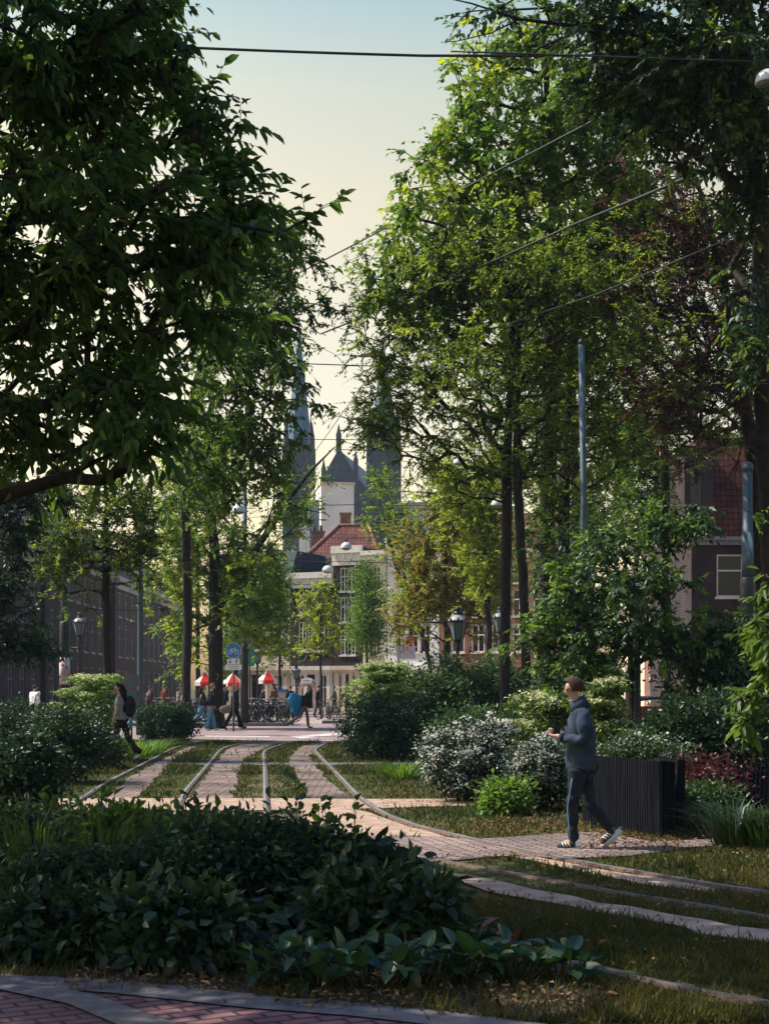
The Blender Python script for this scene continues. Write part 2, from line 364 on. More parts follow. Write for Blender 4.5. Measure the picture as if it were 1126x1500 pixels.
def grow(trunk, r0, attr, step=0.4, pen=0.25, tip=0.006, expo=2.3, upbias=0.0):
    """limbs from the trunk polyline to every attractor; returns positions, parents, radii, trunk count, tips"""
    pos = [np.array(trunk[0], float)]; par = [-1]; dep = [0.0]
    for a, b in zip(trunk[:-1], trunk[1:]):
        a = np.array(a, float); b = np.array(b, float); k = max(1, int(np.linalg.norm(b-a)/step))
        for i in range(1, k+1):
            p = a+(b-a)*i/k
            p = p + (rng.normal(0, 0.012, 3) if i < k else 0)
            par.append(len(pos)-1); dep.append(dep[-1]+np.linalg.norm(p-pos[-1])); pos.append(p)
    nt = len(pos)
    T = np.array(pos)
    zc = np.array([p[2] for p in pos])
    dt = np.array([np.linalg.norm(T-a, axis=1).min() for a in attr])
    order = np.argsort(dt)
    buf = np.zeros((nt+len(attr)*60, 3)); buf[:nt] = T
    dbuf = np.zeros(len(buf)); dbuf[:nt] = np.array(dep)*0.5
    # the lowest part of the trunk carries no limbs
    low = zc < (zc.min()+0.33*(zc.max()-zc.min()))
    dbuf[:nt][low] += 50
    cnt = nt; tips = []
    for i in order:
        a = attr[i]
        v = a-buf[:cnt]
        dd = np.linalg.norm(v, axis=1)
        cost = dd + pen*dbuf[:cnt] + 0.6*np.maximum(0, -v[:, 2])
        j = int(np.argmin(cost)); L = dd[j]
        k = max(1, min(40, int(L/step)))
        p0 = buf[j].copy(); prev = j
        sag = np.array([0, 0, 1.0])*L*(0.10+upbias)
        side = rng.normal(0, 1, 3)*L*0.06
        for q in range(1, k+1):
            t = q/k
            p = p0+(a-p0)*t + (sag+side)*math.sin(PI*t)*0.8 + (rng.normal(0, 0.03, 3)*step if q < k else 0)
            buf[cnt] = p; par.append(prev); dbuf[cnt] = dbuf[prev] % 50 + np.linalg.norm(p-buf[prev]); prev = cnt; cnt += 1
        tips.append(prev)
    pos = buf[:cnt]; par = np.array(par)
    acc = np.zeros(cnt)
    for t in tips: acc[t] += tip**expo
    for i in range(cnt-1, 0, -1):
        if acc[i] == 0: acc[i] = tip**expo
        acc[par[i]] += acc[i]
    rad = acc**(1/expo)
    rad = rad*np.clip(r0/rad[0], 0.3, 1.6) if rad[0] > 0 else rad
    rad = np.maximum(rad, tip*0.7)
    # trunk keeps its own taper
    for i in range(nt): rad[i] = max(rad[i], r0*(1-0.6*i/nt)) if i < nt*0.6 else max(rad[i], r0*(1-0.75*i/nt))
    rad[:nt] = np.minimum(rad[:nt], r0*1.02)
    return pos, par, rad, nt, tips
def tree(label, cat, trunk, r0, blobs, natt, per, sig, L, W, lm, name='tree', bark='bark', near=False, bare=0.0, step=0.4,
         extra=None, droop=0.35, group=None, shell=0.55, upbias=0.0, sublm=None, pen=0.25, limbs=None, flare=True, spray=0.16, tw=None):
    base = np.array(trunk[0], float)
    wts = np.array([b[1][0]*b[1][2]*b[2] for b in blobs]); wts = wts/wts.sum()
    at = []
    for (c, r, w), f in zip(blobs, wts):
        n = max(3, int(round(natt*f)))
        dr = unit(rng.normal(0, 1, (n, 3))); k_ = unit(rng.normal(0, 1, (6, 3)))
        lob = 1+0.16*np.sin(3.1*dr@k_.T+np.arange(6)).sum(1)*0.8
        rad_ = rng.random(n)**shell
        rad_ = np.where(rng.random(n) < spray, 0.95+0.6*rng.random(n)**1.5, rad_)
        at.append(c+dr*(rad_*np.clip(lob, .55, 1.45))[:, None]*r)
    at = np.concatenate(at)
    at = at[at[:, 2] > 1.0]
    if extra is not None: at = np.concatenate([at, extra])
    pos, par, rad, nt, tips = grow(trunk, r0, at, step, upbias=upbias, pen=pen)
    root = thing(name, label, cat, base, 0, group)
    i = np.arange(1, len(pos))
    rb = rad[i]; ra = np.minimum(rad[par[i]], rb*1.35)
    ra = np.where(i < nt, rad[par[i]], ra)
    b_ = i >= nt
    V1, F1 = seg_tubes((pos[par[i]]-base)[b_], (pos[i]-base)[b_], ra[b_], rb[b_], 7)
    T_ = MB(); T_.tube([tuple(p) for p in pos[:nt]-base], list(np.minimum.accumulate(rad[:nt])), 12)
    Ft = np.array([f for f in T_.f if len(f) == 4]); F1 = np.concatenate([F1, Ft+len(V1)]); V1 = np.concatenate([V1, np.array(T_.v)])
    if flare:
        Vf, Ff = seg_tubes(np.array([[0, 0, -0.25]]), np.array([pos[1]-base])*np.array([[1, 1, 0.8]]), np.array([r0*1.7]), np.array([rad[1]*1.01]), 10)
        F1 = np.concatenate([F1, Ff+len(V1)]); V1 = np.concatenate([V1, Vf])
    if limbs:
        for pts, rs in limbs:
            A = np.array(pts[:-1]); B = np.array(pts[1:]); rs = np.array(rs)
            V2, F2 = seg_tubes(A-base, B-base, rs[:-1], rs[1:], 8)
            F1 = np.concatenate([F1, F2+len(V1)]); V1 = np.concatenate([V1, V2])
    tips = np.array(tips)
    keep = rng.random(len(tips)) >= bare
    tp = tips[keep]
    if tw:                                   # (shoots per tip, leaves per shoot, shoot length)
        od = unit(pos[tp]-pos[par[tp]]); sel = rng.random(len(tp)) < (0.72 if sublm else 2)
        for q_, mm in ((sel, lm), (~sel, sublm)):
            if q_.sum() == 0: continue
            V, Fc, tone, (Vt, Ft) = sprays(pos[tp][q_]-base, od[q_], tw[0], tw[1], tw[2], L, W, droop, near)
            npmesh('crown', V, Fc, M[mm], root, False, tone)
            F1 = np.concatenate([F1, Ft+len(V1)]); V1 = np.concatenate([V1, Vt])
        npmesh('trunk', V1, F1, M[bark], root, True)
        return root
    npmesh('trunk', V1, F1, M[bark], root, True)
    ctr = [pos[tp]]
    p2 = par[tp]; ctr.append(pos[p2])
    cen = np.concatenate(ctr)
    out = unit(np.concatenate([pos[tp]-pos[par[tp]]]*2))
    V, Fc, tone = scatter(cen-base, max(1, per//2), sig, L, W, out, droop, near=near)
    npmesh('crown', V, Fc, M[lm], root, False, tone)
    if sublm:
        V, Fc, tone = scatter(pos[tp]-base, max(1, per//5), sig*1.1, L, W, out[:len(tp)], droop, near=near)
        npmesh('crown', V, Fc, M[sublm], root, False, tone)
    return root
def shrub(label, px, base_y, w, h, dp, n, per, L, W, lm, name='shrub', flowers=None, nfl=0, fl_per=10, fl_size=0.018, near=False, sig=0.10,
          lobes=7, depth=None, cat='shrub', droop=0.2, top=0.35, group=None, stems=True, top_fl=0.0):
    """a bush standing on the ground below photo pixel (px, base_y), w x dp x h metres"""
    if depth is None: x, y = G(px, base_y)
    else: x, y = (px-CX)/F0*depth, depth
    y = y+dp*0.45
    root = thing(name, label, cat, (x, y, 0), 0, group)
    lob = []
    for i in range(lobes):
        a = 2*PI*(i+rng.random()*0.6)/lobes
        lob.append((np.array([math.cos(a)*w*0.27, math.sin(a)*dp*0.27, h*(0.40+0.25*rng.random())]), np.array([w*0.26, dp*0.26, h*0.36])*(0.8+0.4*rng.random())))
    lob.append((np.array([0, 0, h*0.62]), np.array([w*0.27, dp*0.27, h*0.38])))
    lob.append((np.array([0, 0, h*0.3]), np.array([w*0.42, dp*0.42, h*0.3])))
    k = rng.integers(0, len(lob), n)
    u = unit(rng.normal(0, 1, (n, 3)))*(0.55+0.45*rng.random((n, 1))**0.6)
    C = np.array([lob[a][0] for a in k])+u*np.array([lob[a][1] for a in k])
    u = u[C[:, 2] > 0.03]; C = C[C[:, 2] > 0.03]
    V, Fc, tone = scatter(C, per, sig, L, W, u, droop, near=near)
    V[:, 2] = np.maximum(V[:, 2], 0.01)
    npmesh('foliage', V, Fc, M[lm], root, False, tone)
    if stems:
        mb = MB()
        for i in range(9):
            c = C[rng.integers(0, len(C))]
            mb.tube([(rng.normal(0, .06), rng.normal(0, .06), -0.05), (c[0]*0.45, c[1]*0.45, c[2]*0.55), tuple(c)], [0.018, 0.012, 0.005], 5)
        mb.build('stems', M['bark'], root)
    if flowers:
        o = C[np.argsort(-(u[:, 2]*(0.6+top_fl)-u[:, 1]*0.5+rng.normal(0, 0.35, len(C))))[:nfl]]+0
        o = o*np.array([1.10, 1.10, 1.06])
        V, Fc, tone = scatter(o, fl_per, sig*0.55, fl_size, fl_size*0.9, None, -0.2)
        npmesh('flowers', V, Fc, M[flowers], root, False, tone)
    return root
# ------------------------------------------------------------------ camera, light, sky
cam = bpy.data.cameras.new('camera'); camo = bpy.data.objects.new('camera', cam); COL.objects.link(camo); S.camera = camo
camo.location = (0, 0, EYE); camo.rotation_euler = (PI/2, 0, 0)
cam.sensor_fit = 'VERTICAL'; cam.sensor_height = 36.0; cam.lens = 36.0*F0/1500.0
cam.shift_y = (HY-750.0)/1500.0
cam.clip_start = 0.1; cam.clip_end = 4000
cam.dof.use_dof = False
ELEV, AZ = math.radians(52), math.atan2(-0.97, 0.20)
sd = Vector((math.sin(AZ)*math.cos(ELEV), math.cos(AZ)*math.cos(ELEV), math.sin(ELEV)))
sun = bpy.data.lights.new('sun', 'SUN'); suno = bpy.data.objects.new('sun', sun); COL.objects.link(suno)
sun.energy = 4.0; sun.angle = math.radians(0.5); sun.color = (1.0, 0.90, 0.74)
suno.rotation_euler = sd.to_track_quat('Z', 'Y').to_euler(); suno.location = (-20, 10, 30)
W = bpy.data.worlds.new('World'); S.world = W; W.use_nodes = True
nt = W.node_tree; bg = nt.nodes['Background']
sky = node(nt, 'ShaderNodeTexSky', sky_type='NISHITA'); sky.sun_disc = False
sky.sun_elevation = ELEV; sky.sun_rotation = AZ; sky.dust_density = 3.0; sky.air_density = 1.0
tc = node(nt, 'ShaderNodeTexCoord'); sx = node(nt, 'ShaderNodeSeparateXYZ'); nt.links.new(tc.outputs['Generated'], sx.inputs[0])
rp = ramp(nt, [(0.0, (1.42, 1.02, 0.62)), (0.20, (1.50, 1.07, 0.65)), (0.32, (1.60, 1.10, 0.58)), (0.39, (1.36, 1.06, 0.62)), (0.45, (0.84, 0.92, 0.66)), (0.60, (0.27, 0.47, 0.86))])
nt.links.new(sx.outputs['Z'], rp.inputs[0])
mxs = node(nt, 'ShaderNodeMix', data_type='RGBA', blend_type='MULTIPLY'); mxs.inputs['Factor'].default_value = 1
nt.links.new(sky.outputs[0], mxs.inputs[6]); nt.links.new(rp.outputs[0], mxs.inputs[7])
nt.links.new(mxs.outputs[2], bg.inputs['Color']); bg.inputs['Strength'].default_value = 0.13
S.view_settings.view_transform = 'Standard'; S.view_settings.look = 'None'; S.view_settings.exposure = 1.0; S.view_settings.gamma = 1.0
S.cycles.max_bounces = 6; S.cycles.diffuse_bounces = 3; S.cycles.glossy_bounces = 2; S.cycles.transmission_bounces = 4; S.cycles.transparent_max_bounces = 4
S.cycles.caustics_reflective = False; S.cycles.caustics_refractive = False
S.cycles.use_denoising = True

# ------------------------------------------------------------------ ground, streets, tracks
def smooth_line(pts, step=0.15):
    p = [np.array(q[:2], float) for q in pts]
    p = [2*p[0]-p[1]]+p+[2*p[-1]-p[-2]]
    out = []
    for i in range(1, len(p)-2):
        n = max(2, int(np.linalg.norm(p[i+1]-p[i])/step))
        for k in range(n):
            t = k/n
            out.append(0.5*((2*p[i])+(-p[i-1]+p[i+1])*t+(2*p[i-1]-5*p[i]+4*p[i+1]-p[i+2])*t*t+(-p[i-1]+3*p[i]-3*p[i+1]+p[i+2])*t**3))
    out.append(p[-2])
    return np.array(out)
def gl(pxs): return [G(*q) for q in pxs]
def sheet(name, poly, z, m, kind='structure', label=None):
    mb = MB(); mb.add([(x, y, z) for x, y in poly], [tuple(range(len(poly)))])
    o = mb.build(name, m)
    me = o.data
    if me.polygons[0].normal.z < 0: me.flip_normals()
    tag(o, None, None, None, kind); return o
mb = MB(); mb.add([(-900, -40, 0), (900, -40, 0), (900, 1500, 0), (-900, 1500, 0)], [(0, 1, 2, 3)])
tag(mb.build('ground', M['ground']), kind='structure')

EXCL = []
def strip(name, left, right, z, m, sm=True):
    L = smooth_line(gl(left), 0.5) if sm else np.array(gl(left)); R = smooth_line(gl(right), 0.5) if sm else np.array(gl(right))
    def rough(A):
        A = A.copy(); A[1:-1] += rng.normal(0, 0.035, A[1:-1].shape); return A
    poly = np.concatenate([rough(L), rough(R)[::-1]])
    EXCL.append(poly)
    return sheet(name, poly, z, m)
strip('track_paving', [(150,1172),(200,1135),(245,1109),(286,1090)], [(196,1172),(236,1135),(262,1109),(302,1090)], 0.004, M['pave'])
strip('track_paving', [(282,1172),(318,1113),(348,1092),(393,1086.5)], [(342,1172),(360,1113),(402,1091),(440,1086.5)], 0.004, M['pave'])
strip('track_paving', [(456,1172),(428,1126),(425,1108),(446,1092),(470,1087)], [(519,1172),(479,1140),(456,1111),(466,1094),(490,1087)], 0.004, M['pave'])
strip('crossing_path', [(-60,1170),(120,1170),(440,1170),(560,1171),(700,1170)], [(-60,1187),(120,1187),(440,1187),(560,1184),(705,1180)], 0.008, M['sand'])
strip('crossing_slab', [(225,1117.5),(640,1117.5)], [(225,1121.5),(640,1121.5)], 0.008, M['kerb'], False)
strip('sand_strip', [(440,1187),(520,1186),(556,1198),(600,1212),(650,1226),(726,1243),(843,1267),(953,1287),(1046,1303.5)], [(440,1226),(520,1226),(560,1226),(600,1226),(650,1232),(726,1251),(843,1275),(953,1297),(1046,1311)], 0.012, M['sand'])
strip('cobble_path', [(470,1224),(560,1226),(640,1229),(700,1231),(780,1226),(870,1221),(960,1235),(1050,1229),(1200,1226)], [(470,1262),(560,1266),(640,1263),(720,1257),(780,1257),(830,1259),(910,1257),(990,1246),(1060,1240),(1200,1238)], 0.016, M['cobble'])
strip('sand_strip', [(450,1238),(560,1256),(600,1267),(726,1294),(843,1317),(925,1333),(1035,1354),(1126,1367),(1300,1395)], [(450,1260),(560,1270),(640,1286),(726,1310),(832,1329),(939,1351),(1035,1371),(1126,1383),(1300,1412)], 0.020, M['sand'])
K = smooth_line([G(-500,1416), G(-200,1418), G(0,1428.6), G(199,1441), G(400,1462), G(549,1473), G(740,1495), G(815,1506), G(1126,1560), G(1500,1640)], 0.3)
tg = np.gradient(K, axis=0); nm = np.stack([tg[:,1], -tg[:,0]], 1); nm /= np.linalg.norm(nm, axis=1, keepdims=True)
K2 = K+nm*0.30
near_poly = np.concatenate([K2, np.array([[K2[-1][0]+3, -5], [-12, -5]])])
sheet('near_street', near_poly, 0.004, M['near_brick'])
mb = MB()
for i in range(len(K)-1):
    mb.add([(*K[i], 0.012), (*K[i+1], 0.012), (*K2[i+1], 0.012), (*K2[i], 0.012)], [(3, 2, 1, 0)])
tag(mb.build('kerb_strip', M['kerb']), kind='structure'); EXCL.append(np.concatenate([K+nm*.03, K2[::-1]]))
sheet('paving_band', gl([(-200,1436),(0,1431),(60,1442),(140,1462),(249,1500),(330,1535),(250,1540),(170,1504),(100,1474),(0,1453),(-200,1450)]), 0.016, M['kerb'])
bed = gl([(-400,1418),(0,1427),(400,1460),(740,1493),(850,1500),(880,1440),(800,1395),(640,1330),(560,1250),(520,1200),(430,1192),(0,1196),(-400,1200)])
bq = np.array(bed); bq = np.concatenate([bq, bq[:1]]); bq = np.concatenate([np.linspace(a, b, 14)[:-1] for a, b in zip(bq[:-1], bq[1:])]); bed = [tuple(p) for p in bq+rng.normal(0, .045, bq.shape)]
sheet('planting_bed_soil', bed, 0.006, M['soil'])
EXCL += [near_poly]; BED = np.array(bed)
road = gl([(-900,1090),(284,1084),(400,1086),(500,1087),(700,1088),(1700,1092),(1700,1060),(-900,1060)])
sheet('road', road, 0.024, M['road_brick']); EXCL.append(np.array(road))
sheet('road_marking', gl([(425,1080),(500,1074),(510,1076),(440,1083)]), 0.028, M['marking'])
sheet('road_marking', gl([(300,1078.5),(395,1079.5),(395,1081),(300,1080)]), 0.028, M['marking'])
sheet('plaza', [(-45, 66.9), (40, 66.9), (40, 140), (-45, 140)], 0.02, M['plaza'])
mb = MB(); mb.box(-16, -4.3, 61.5, 67.5, 0.03, 0.15)
tag(mb.build('kerb_island', M['kerb']), kind='structure')
mb = MB(); mb.box(-2.9, 12, 66, 69.0, 0.03, 0.15)
tag(mb.build('kerb_island', M['kerb']), kind='structure')

RAILS = [
 ('leftmost tram rail, beside the dark hedge', [(20,1240),(60,1212),(121,1170.6),(158.6,1146.6),(206.6,1121.8),(233,1108),(253,1097.8),(286,1088.5),(330,1086)]),
 ('second tram rail from the left, at the edge of the wide paved strip', [(215,1300),(240,1230),(257,1196),(270.5,1162.6),(286.5,1142.6),(308,1117.3),(321,1101.5),(330,1096),(352,1090.5),(395,1086.5)]),
 ('third tram rail from the left, running straight between two grass strips', [(400,1300),(393,1220),(389,1174.6),(388,1140),(386.6,1113),(386.2,1104),(393,1098),(414.6,1091),(436,1086.8)]),
 ('long bright tram rail that sweeps right in front of the walking man', [(481,1088),(466,1096),(462.6,1101),(473,1113),(494.5,1134.6),(521,1162.6),(540,1178.6),(566.5,1194.6),(593,1205),(628,1216),(726,1238.5),(843,1263.4),(953,1283),(1046,1299),(1126,1311),(1300,1338)]),
 ('thin rail between the turf and the cobbles, second of the right-hand curve', [(480,1212),(559.6,1241.5),(598.7,1251),(645,1261),(726,1276),(832.6,1295),(925,1312),(992,1322),(1126,1345),(1300,1376)]),
 ('lowest tram rail, half lost in the shaded grass beside the broad leaves', [(640,1372),(760,1398),(861,1416),(925,1432),(989,1446),(1063.5,1460.6),(1126,1471),(1300,1502)]),
]
RL = []
for ri, (lab, pts) in enumerate(RAILS):
    c = smooth_line(gl(pts), 0.12); RL.append(c)
    t = np.gradient(c, axis=0); n2 = np.stack([t[:,1], -t[:,0]], 1); n2 /= np.linalg.norm(n2, axis=1, keepdims=True)
    prof = [(-0.04, 0.0), (-0.03, 0.018), (-0.025, 0.030), (0.025, 0.030), (0.029, 0.018), (0.044, 0.018), (0.047, 0.026), (0.058, 0.026), (0.066, 0.0)]
    n = len(c); V = []
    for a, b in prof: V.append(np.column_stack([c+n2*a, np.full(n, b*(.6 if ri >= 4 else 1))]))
    V = np.stack(V, 1).reshape(-1, 3); k = len(prof); Fc = []; fm = []
    o = np.arange(n-1)[:, None]*k
    for j in range(k-1):
        Fc.append(o+np.array([[j, j+1, k+j+1, k+j]])); fm.append(np.full(n-1, 0 if j == 2 else 1))
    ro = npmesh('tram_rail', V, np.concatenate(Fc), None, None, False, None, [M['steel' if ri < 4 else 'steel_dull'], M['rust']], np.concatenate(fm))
    tag(ro, lab, 'tram rail', 'tram rails in the turf')

def inpoly(pts, poly):
    x, y = pts[:, 0], pts[:, 1]; c = np.zeros(len(pts), bool); n = len(poly)
    for i in range(n):
        x1, y1 = poly[i]; x2, y2 = poly[i-1]
        cond = (y1 > y) != (y2 > y)
        with np.errstate(divide='ignore', invalid='ignore'):
            c ^= cond & (x < (x2-x1)*(y-y1)/(y2-y1+1e-12)+x1)
    return c
def fnoise(p, s, seed=0):
    r = np.random.default_rng(seed); v = np.zeros(len(p))
    for i in range(6):
        a = r.random()*2*PI; f = s*(0.6+r.random()*1.4); v += np.sin((p[:,0]*math.cos(a)+p[:,1]*math.sin(a))*f+r.random()*6)
    return v/6
# grass: blades over the turf, thinner on the worn patches
def grass(n, ylo, yhi, h0, xlo=-350, xhi=1500):
    px = xlo+(xhi-xlo)*rng.random(n); py = ylo+(yhi-ylo)*rng.random(n)
    d = F0*EYE/(py-HY); pts = np.stack([(px-CX)/F0*d, d], 1)
    near = np.full(n, 9.0)
    ok = fnoise(pts, 2.0, 3) > rng.normal(-0.30, 0.22, n)-0.5*(d > 17)
    for p in EXCL:
        b = inpoly(pts, p)
        ok &= ~(b & (rng.random(n) < (1.1 if p is near_poly else 0.985)))
    ok &= ~(inpoly(pts, BED) & (rng.random(n) < 0.72))
    for c in RL:
        q = c[::3]; m = np.ones(len(pts), bool)
        for k0 in range(0, len(pts), 20000):
            dd = ((pts[k0:k0+20000, None, :]-q[None])**2).sum(2).min(1)
            m[k0:k0+20000] = dd > 0.12**2; near[k0:k0+20000] = np.minimum(near[k0:k0+20000], dd)
        ok &= m
    pts = pts[ok]; near = np.sqrt(near[ok]); n = len(pts); d = pts[:, 1]
    h = h0*np.exp(rng.normal(0, 0.35, n))*(1+0.5*fnoise(pts, 3.0, 5))*np.clip(near/.4, .35, 1); wd = 0.004+0.00045*d
    a = rng.random(n)*2*PI; ln = rng.normal(0, 0.45, (n, 2))*h[:, None]
    b0 = np.column_stack([pts-np.stack([np.cos(a), np.sin(a)], 1)*wd[:, None], np.zeros(n)])
    b1 = np.column_stack([pts+np.stack([np.cos(a), np.sin(a)], 1)*wd[:, None], np.zeros(n)])
    tp = np.column_stack([pts+ln, h])
    V = np.stack([b0, b1, tp], 1).reshape(-1, 3)
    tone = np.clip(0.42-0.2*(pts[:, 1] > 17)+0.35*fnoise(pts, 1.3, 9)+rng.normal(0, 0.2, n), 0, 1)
    return V, tone
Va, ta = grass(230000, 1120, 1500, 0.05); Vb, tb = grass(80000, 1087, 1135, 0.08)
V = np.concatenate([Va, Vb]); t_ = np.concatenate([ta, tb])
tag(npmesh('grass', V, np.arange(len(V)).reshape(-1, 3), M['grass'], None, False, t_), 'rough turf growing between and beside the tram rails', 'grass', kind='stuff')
def litter(regs):
    out = []
    for (x0, x1, y0, y1, n) in regs:
        px = x0+(x1-x0)*rng.random(n); py = y0+(y1-y0)*rng.random(n)
        d = F0*EYE/(py-HY); out.append(np.column_stack([(px-CX)/F0*d, d, 0.022+0.05*rng.random(n)*(rng.random(n) < .4)]))
    C = np.concatenate(out); n = len(C)
    V, Fc = leaf_mesh(C, 0.038*np.exp(rng.normal(0, .35, n)), 0.024*np.ones(n), rng.normal(0, 1, (n, 3))*np.array([1, 1, .25]), rng.normal(0, .4, (n, 3))+np.array([0, 0, 1]))
    return V, Fc, np.repeat(np.clip(rng.normal(.5, .3, n), 0, 1), 2)
V, Fc, t_ = litter([(690,860,1200,1226,800),(860,1000,1212,1246,1000),(1000,1126,1215,1260,200),(560,1126,1240,1420,700),(100,560,1428,1456,400),(400,900,1452,1480,450),(560,700,1160,1185,250),(0,560,1180,1200,150)])
tag(npmesh('leaf_litter', V, Fc, M['litter'], None, False, t_), 'dry brown leaves scattered on the cobbles and turf', 'leaf litter', kind='stuff')

# ------------------------------------------------------------------ houses
def wall_with_holes(mb, w, z0, z1, rects, mi=0, depth=0.16):
    xs = sorted({0.0, w} | {r[0] for r in rects} | {r[2] for r in rects}); zs = sorted({z0, z1} | {r[1] for r in rects} | {r[3] for r in rects})
    for i in range(len(xs)-1):
        for j in range(len(zs)-1):
            cx, cz = (xs[i]+xs[i+1])/2, (zs[j]+zs[j+1])/2
            if any(r[0] < cx < r[2] and r[1] < cz < r[3] for r in rects): continue
            mb.add([(xs[i], 0, zs[j]), (xs[i+1], 0, zs[j]), (xs[i+1], 0, zs[j+1]), (xs[i], 0, zs[j+1])], [(0, 1, 2, 3)], mi)
    for (a, b, c, d) in rects:
        mb.add([(a,0,b),(c,0,b),(c,0,d),(a,0,d),(a,depth,b),(c,depth,b),(c,depth,d),(a,depth,d)], [(0,4,5,1),(1,5,6,2),(2,6,7,3),(3,7,4,0)], mi)
def window(root, r, mf, bars_v=1, bars_h=1, name='window', t=0.07, depth=0.13, sill=True, curtain=False):
    a, b, c, d = r; mb = MB(); y0, y1 = depth-0.09, depth
    mb.box(a, a+t, y0, y1, b, d); mb.box(c-t, c, y0, y1, b, d); mb.box(a+t, c-t, y0, y1, d-t, d); mb.box(a+t, c-t, y0, y1, b, b+t)
    for i in range(bars_v):
        x = a+(c-a)*(i+1)/(bars_v+1); mb.box(x-0.03, x+0.03, y0+0.02, y1, b+t, d-t)
    hs = [0.62] if bars_h == 1 else [(i+1)/(bars_h+1) for i in range(bars_h)]
    for q in hs:
        z = b+(d-b)*q; mb.box(a+t, c-t, y0+0.012, y1-0.01, z-0.035, z+0.035)
    if sill: mb.box(a-0.08, c+0.08, -0.07, -0.003, b-0.10, b)
    f = mb.build(name, mf, root)
    g = MB(); g.add([(a+t*.5, depth+0.004, b+t*.5), (c-t*.5, depth+0.004, b+t*.5), (c-t*.5, depth+0.004, d-t*.5), (a+t*.5, depth+0.004, d-t*.5)], [(0, 1, 2, 3)])
    g.build('pane', M['glass'], f)
    return f
def house(label, loc, rz, w, dp, h, rows, ncol, wallm, framem, name='house', ww=1.05, roof=None, cornice=0.5, cornicem=None, ground=None, rh=3.5, gmat=None, margin=0.55, bars=(1, 1), group=None, roofm=None, pil=True, dormer=False):
    root = thing(name, label, 'house', loc, rz, group)
    rects = []; gr = []
    pitch = (w-2*margin)/ncol
    z0 = 0.0
    for (a, b) in rows:
        for i in range(ncol):
            x = margin+pitch*(i+0.5); rects.append((round(x-ww/2, 3), a, round(x+ww/2, 3), b))
    if ground:
        gz0, gz1, gn, gw = ground
        gp = (w-0.6)/gn
        for i in range(gn):
            x = 0.3+gp*(i+0.5); gr.append((round(x-gw/2, 3), gz0, round(x+gw/2, 3), gz1))
    mb = MB(); zs = ground[1]+0.35 if ground else 0.0
    if ground: wall_with_holes(mb, w, 0, zs, gr, 1)
    wall_with_holes(mb, w, zs, h, rects, 0)
    mb.add([(0,0,0),(0,dp,0),(0,dp,h),(0,0,h)], [(0,1,2,3)][:1]); mb.add([(w,0,0),(w,dp,0),(w,dp,h),(w,0,h)], [(3,2,1,0)]); mb.add([(0,dp,0),(w,dp,0),(w,dp,h),(0,dp,h)], [(3,2,1,0)])
    mb.add([(0,0.01,h),(w,0.01,h),(w,dp,h),(0,dp,h)], [(0,1,2,3)])
    mb.build('wall', [wallm, gmat or wallm], root)
    for r in rects: window(root, r, framem, *bars)
    for i, r in enumerate(gr):
        if i == gn//2: window(root, r, M['pole_dark'], 1, 1, 'door', 0.1, 0.14, False)
        else: window(root, r, framem, 1, 1, 'shop_window', 0.09, 0.14, False)
    if ground:
        mb = MB(); mb.box(-0.02, w+0.02, -0.28, -0.003, zs-0.05, zs+0.22); mb.box(-0.02, w+0.02, -0.18, -0.003, zs-0.22, zs-0.053)
        mb.build('shop_cornice', gmat or framem, root)
        if pil:
            for i in range(gn+1):
                x = min(max(0.3+gp*i, 0.14), w-0.14)
                mb = MB(); mb.box(x-0.13, x+0.13, -0.10, -0.004, 0, zs-0.225); mb.box(x-0.17, x+0.17, -0.14, -0.006, 0, 0.35); mb.build('pilaster', gmat or framem, root)
    if cornice:
        mb = MB(); mb.box(-0.05, w+0.05, -0.35, -0.004, h-cornice*0.35, h+0.05); mb.box(-0.03, w+0.03, -0.2, -0.005, h-cornice, h-cornice*0.35-0.003)
        for i in range(int(w/0.6)): mb.box(0.2+i*0.6, 0.34+i*0.6, -0.3, -0.203, h-cornice*0.6, h-cornice*0.35-0.004)
        mb.build('cornice', cornicem or M['frame_cream'], root)
    rm = roofm or M['tile_red']
    if roof == 'hip':
        mb = MB(); o = 0.15
        mb.add([(-o,-o,h+.06),(w+o,-o,h+.06),(w+o,dp+o,h+.06),(-o,dp+o,h+.06),(w*0.42,dp*0.45,h+rh),(w*0.85,dp*0.45,h+rh)], [(0,1,5,4),(1,2,5),(2,3,4,5),(3,0,4),(3,2,1,0)])
        rf = mb.build('roof', rm, root)
        mb = MB(); mb.tube([(-o,-o,h+.1),(w*0.42,dp*0.45,h+rh+.04)], 0.13, 6); mb.tube([(w*0.42,dp*0.45,h+rh+.04),(w*0.85,dp*0.45,h+rh+.04)], 0.12, 6); mb.tube([(w+o,-o,h+.1),(w*0.85,dp*0.45,h+rh+.04)], 0.12, 6)
        mb.build('ridge_tiles', M['brick_red'], rf)
    elif roof == 'mansard':
        mb = MB(); mb.add([(0,-.05,h+.055),(w,-.05,h+.055),(w,1.1,h+rh),(0,1.1,h+rh),(0,dp,h+.055),(w,dp,h+.055),(w,dp-1,h+rh),(0,dp-1,h+rh)], [(0,1,2,3),(3,2,6,7),(5,4,7,6),(0,3,7,4),(1,5,6,2)])
        rf = mb.build('roof', rm, root)
        if dormer:
            for x in ([w/2] if ncol < 3 else [w*0.3, w*0.72]):
                mb = MB(); mb.box(x-0.6, x+0.6, -0.1, 1.2, h+0.5, h+2.2); mb.box(x-0.7, x+0.7, -0.2, 1.2, h+2.203, h+2.35)
                dmr = mb.build('dormer', framem, rf)
    elif roof == 'gable':
        mb = MB(); mb.prism([(0, h+.02), (w, h+.02), (w*0.5, h+rh)], 0.03, dp)
        mb.build('gable_wall', wallm, root)
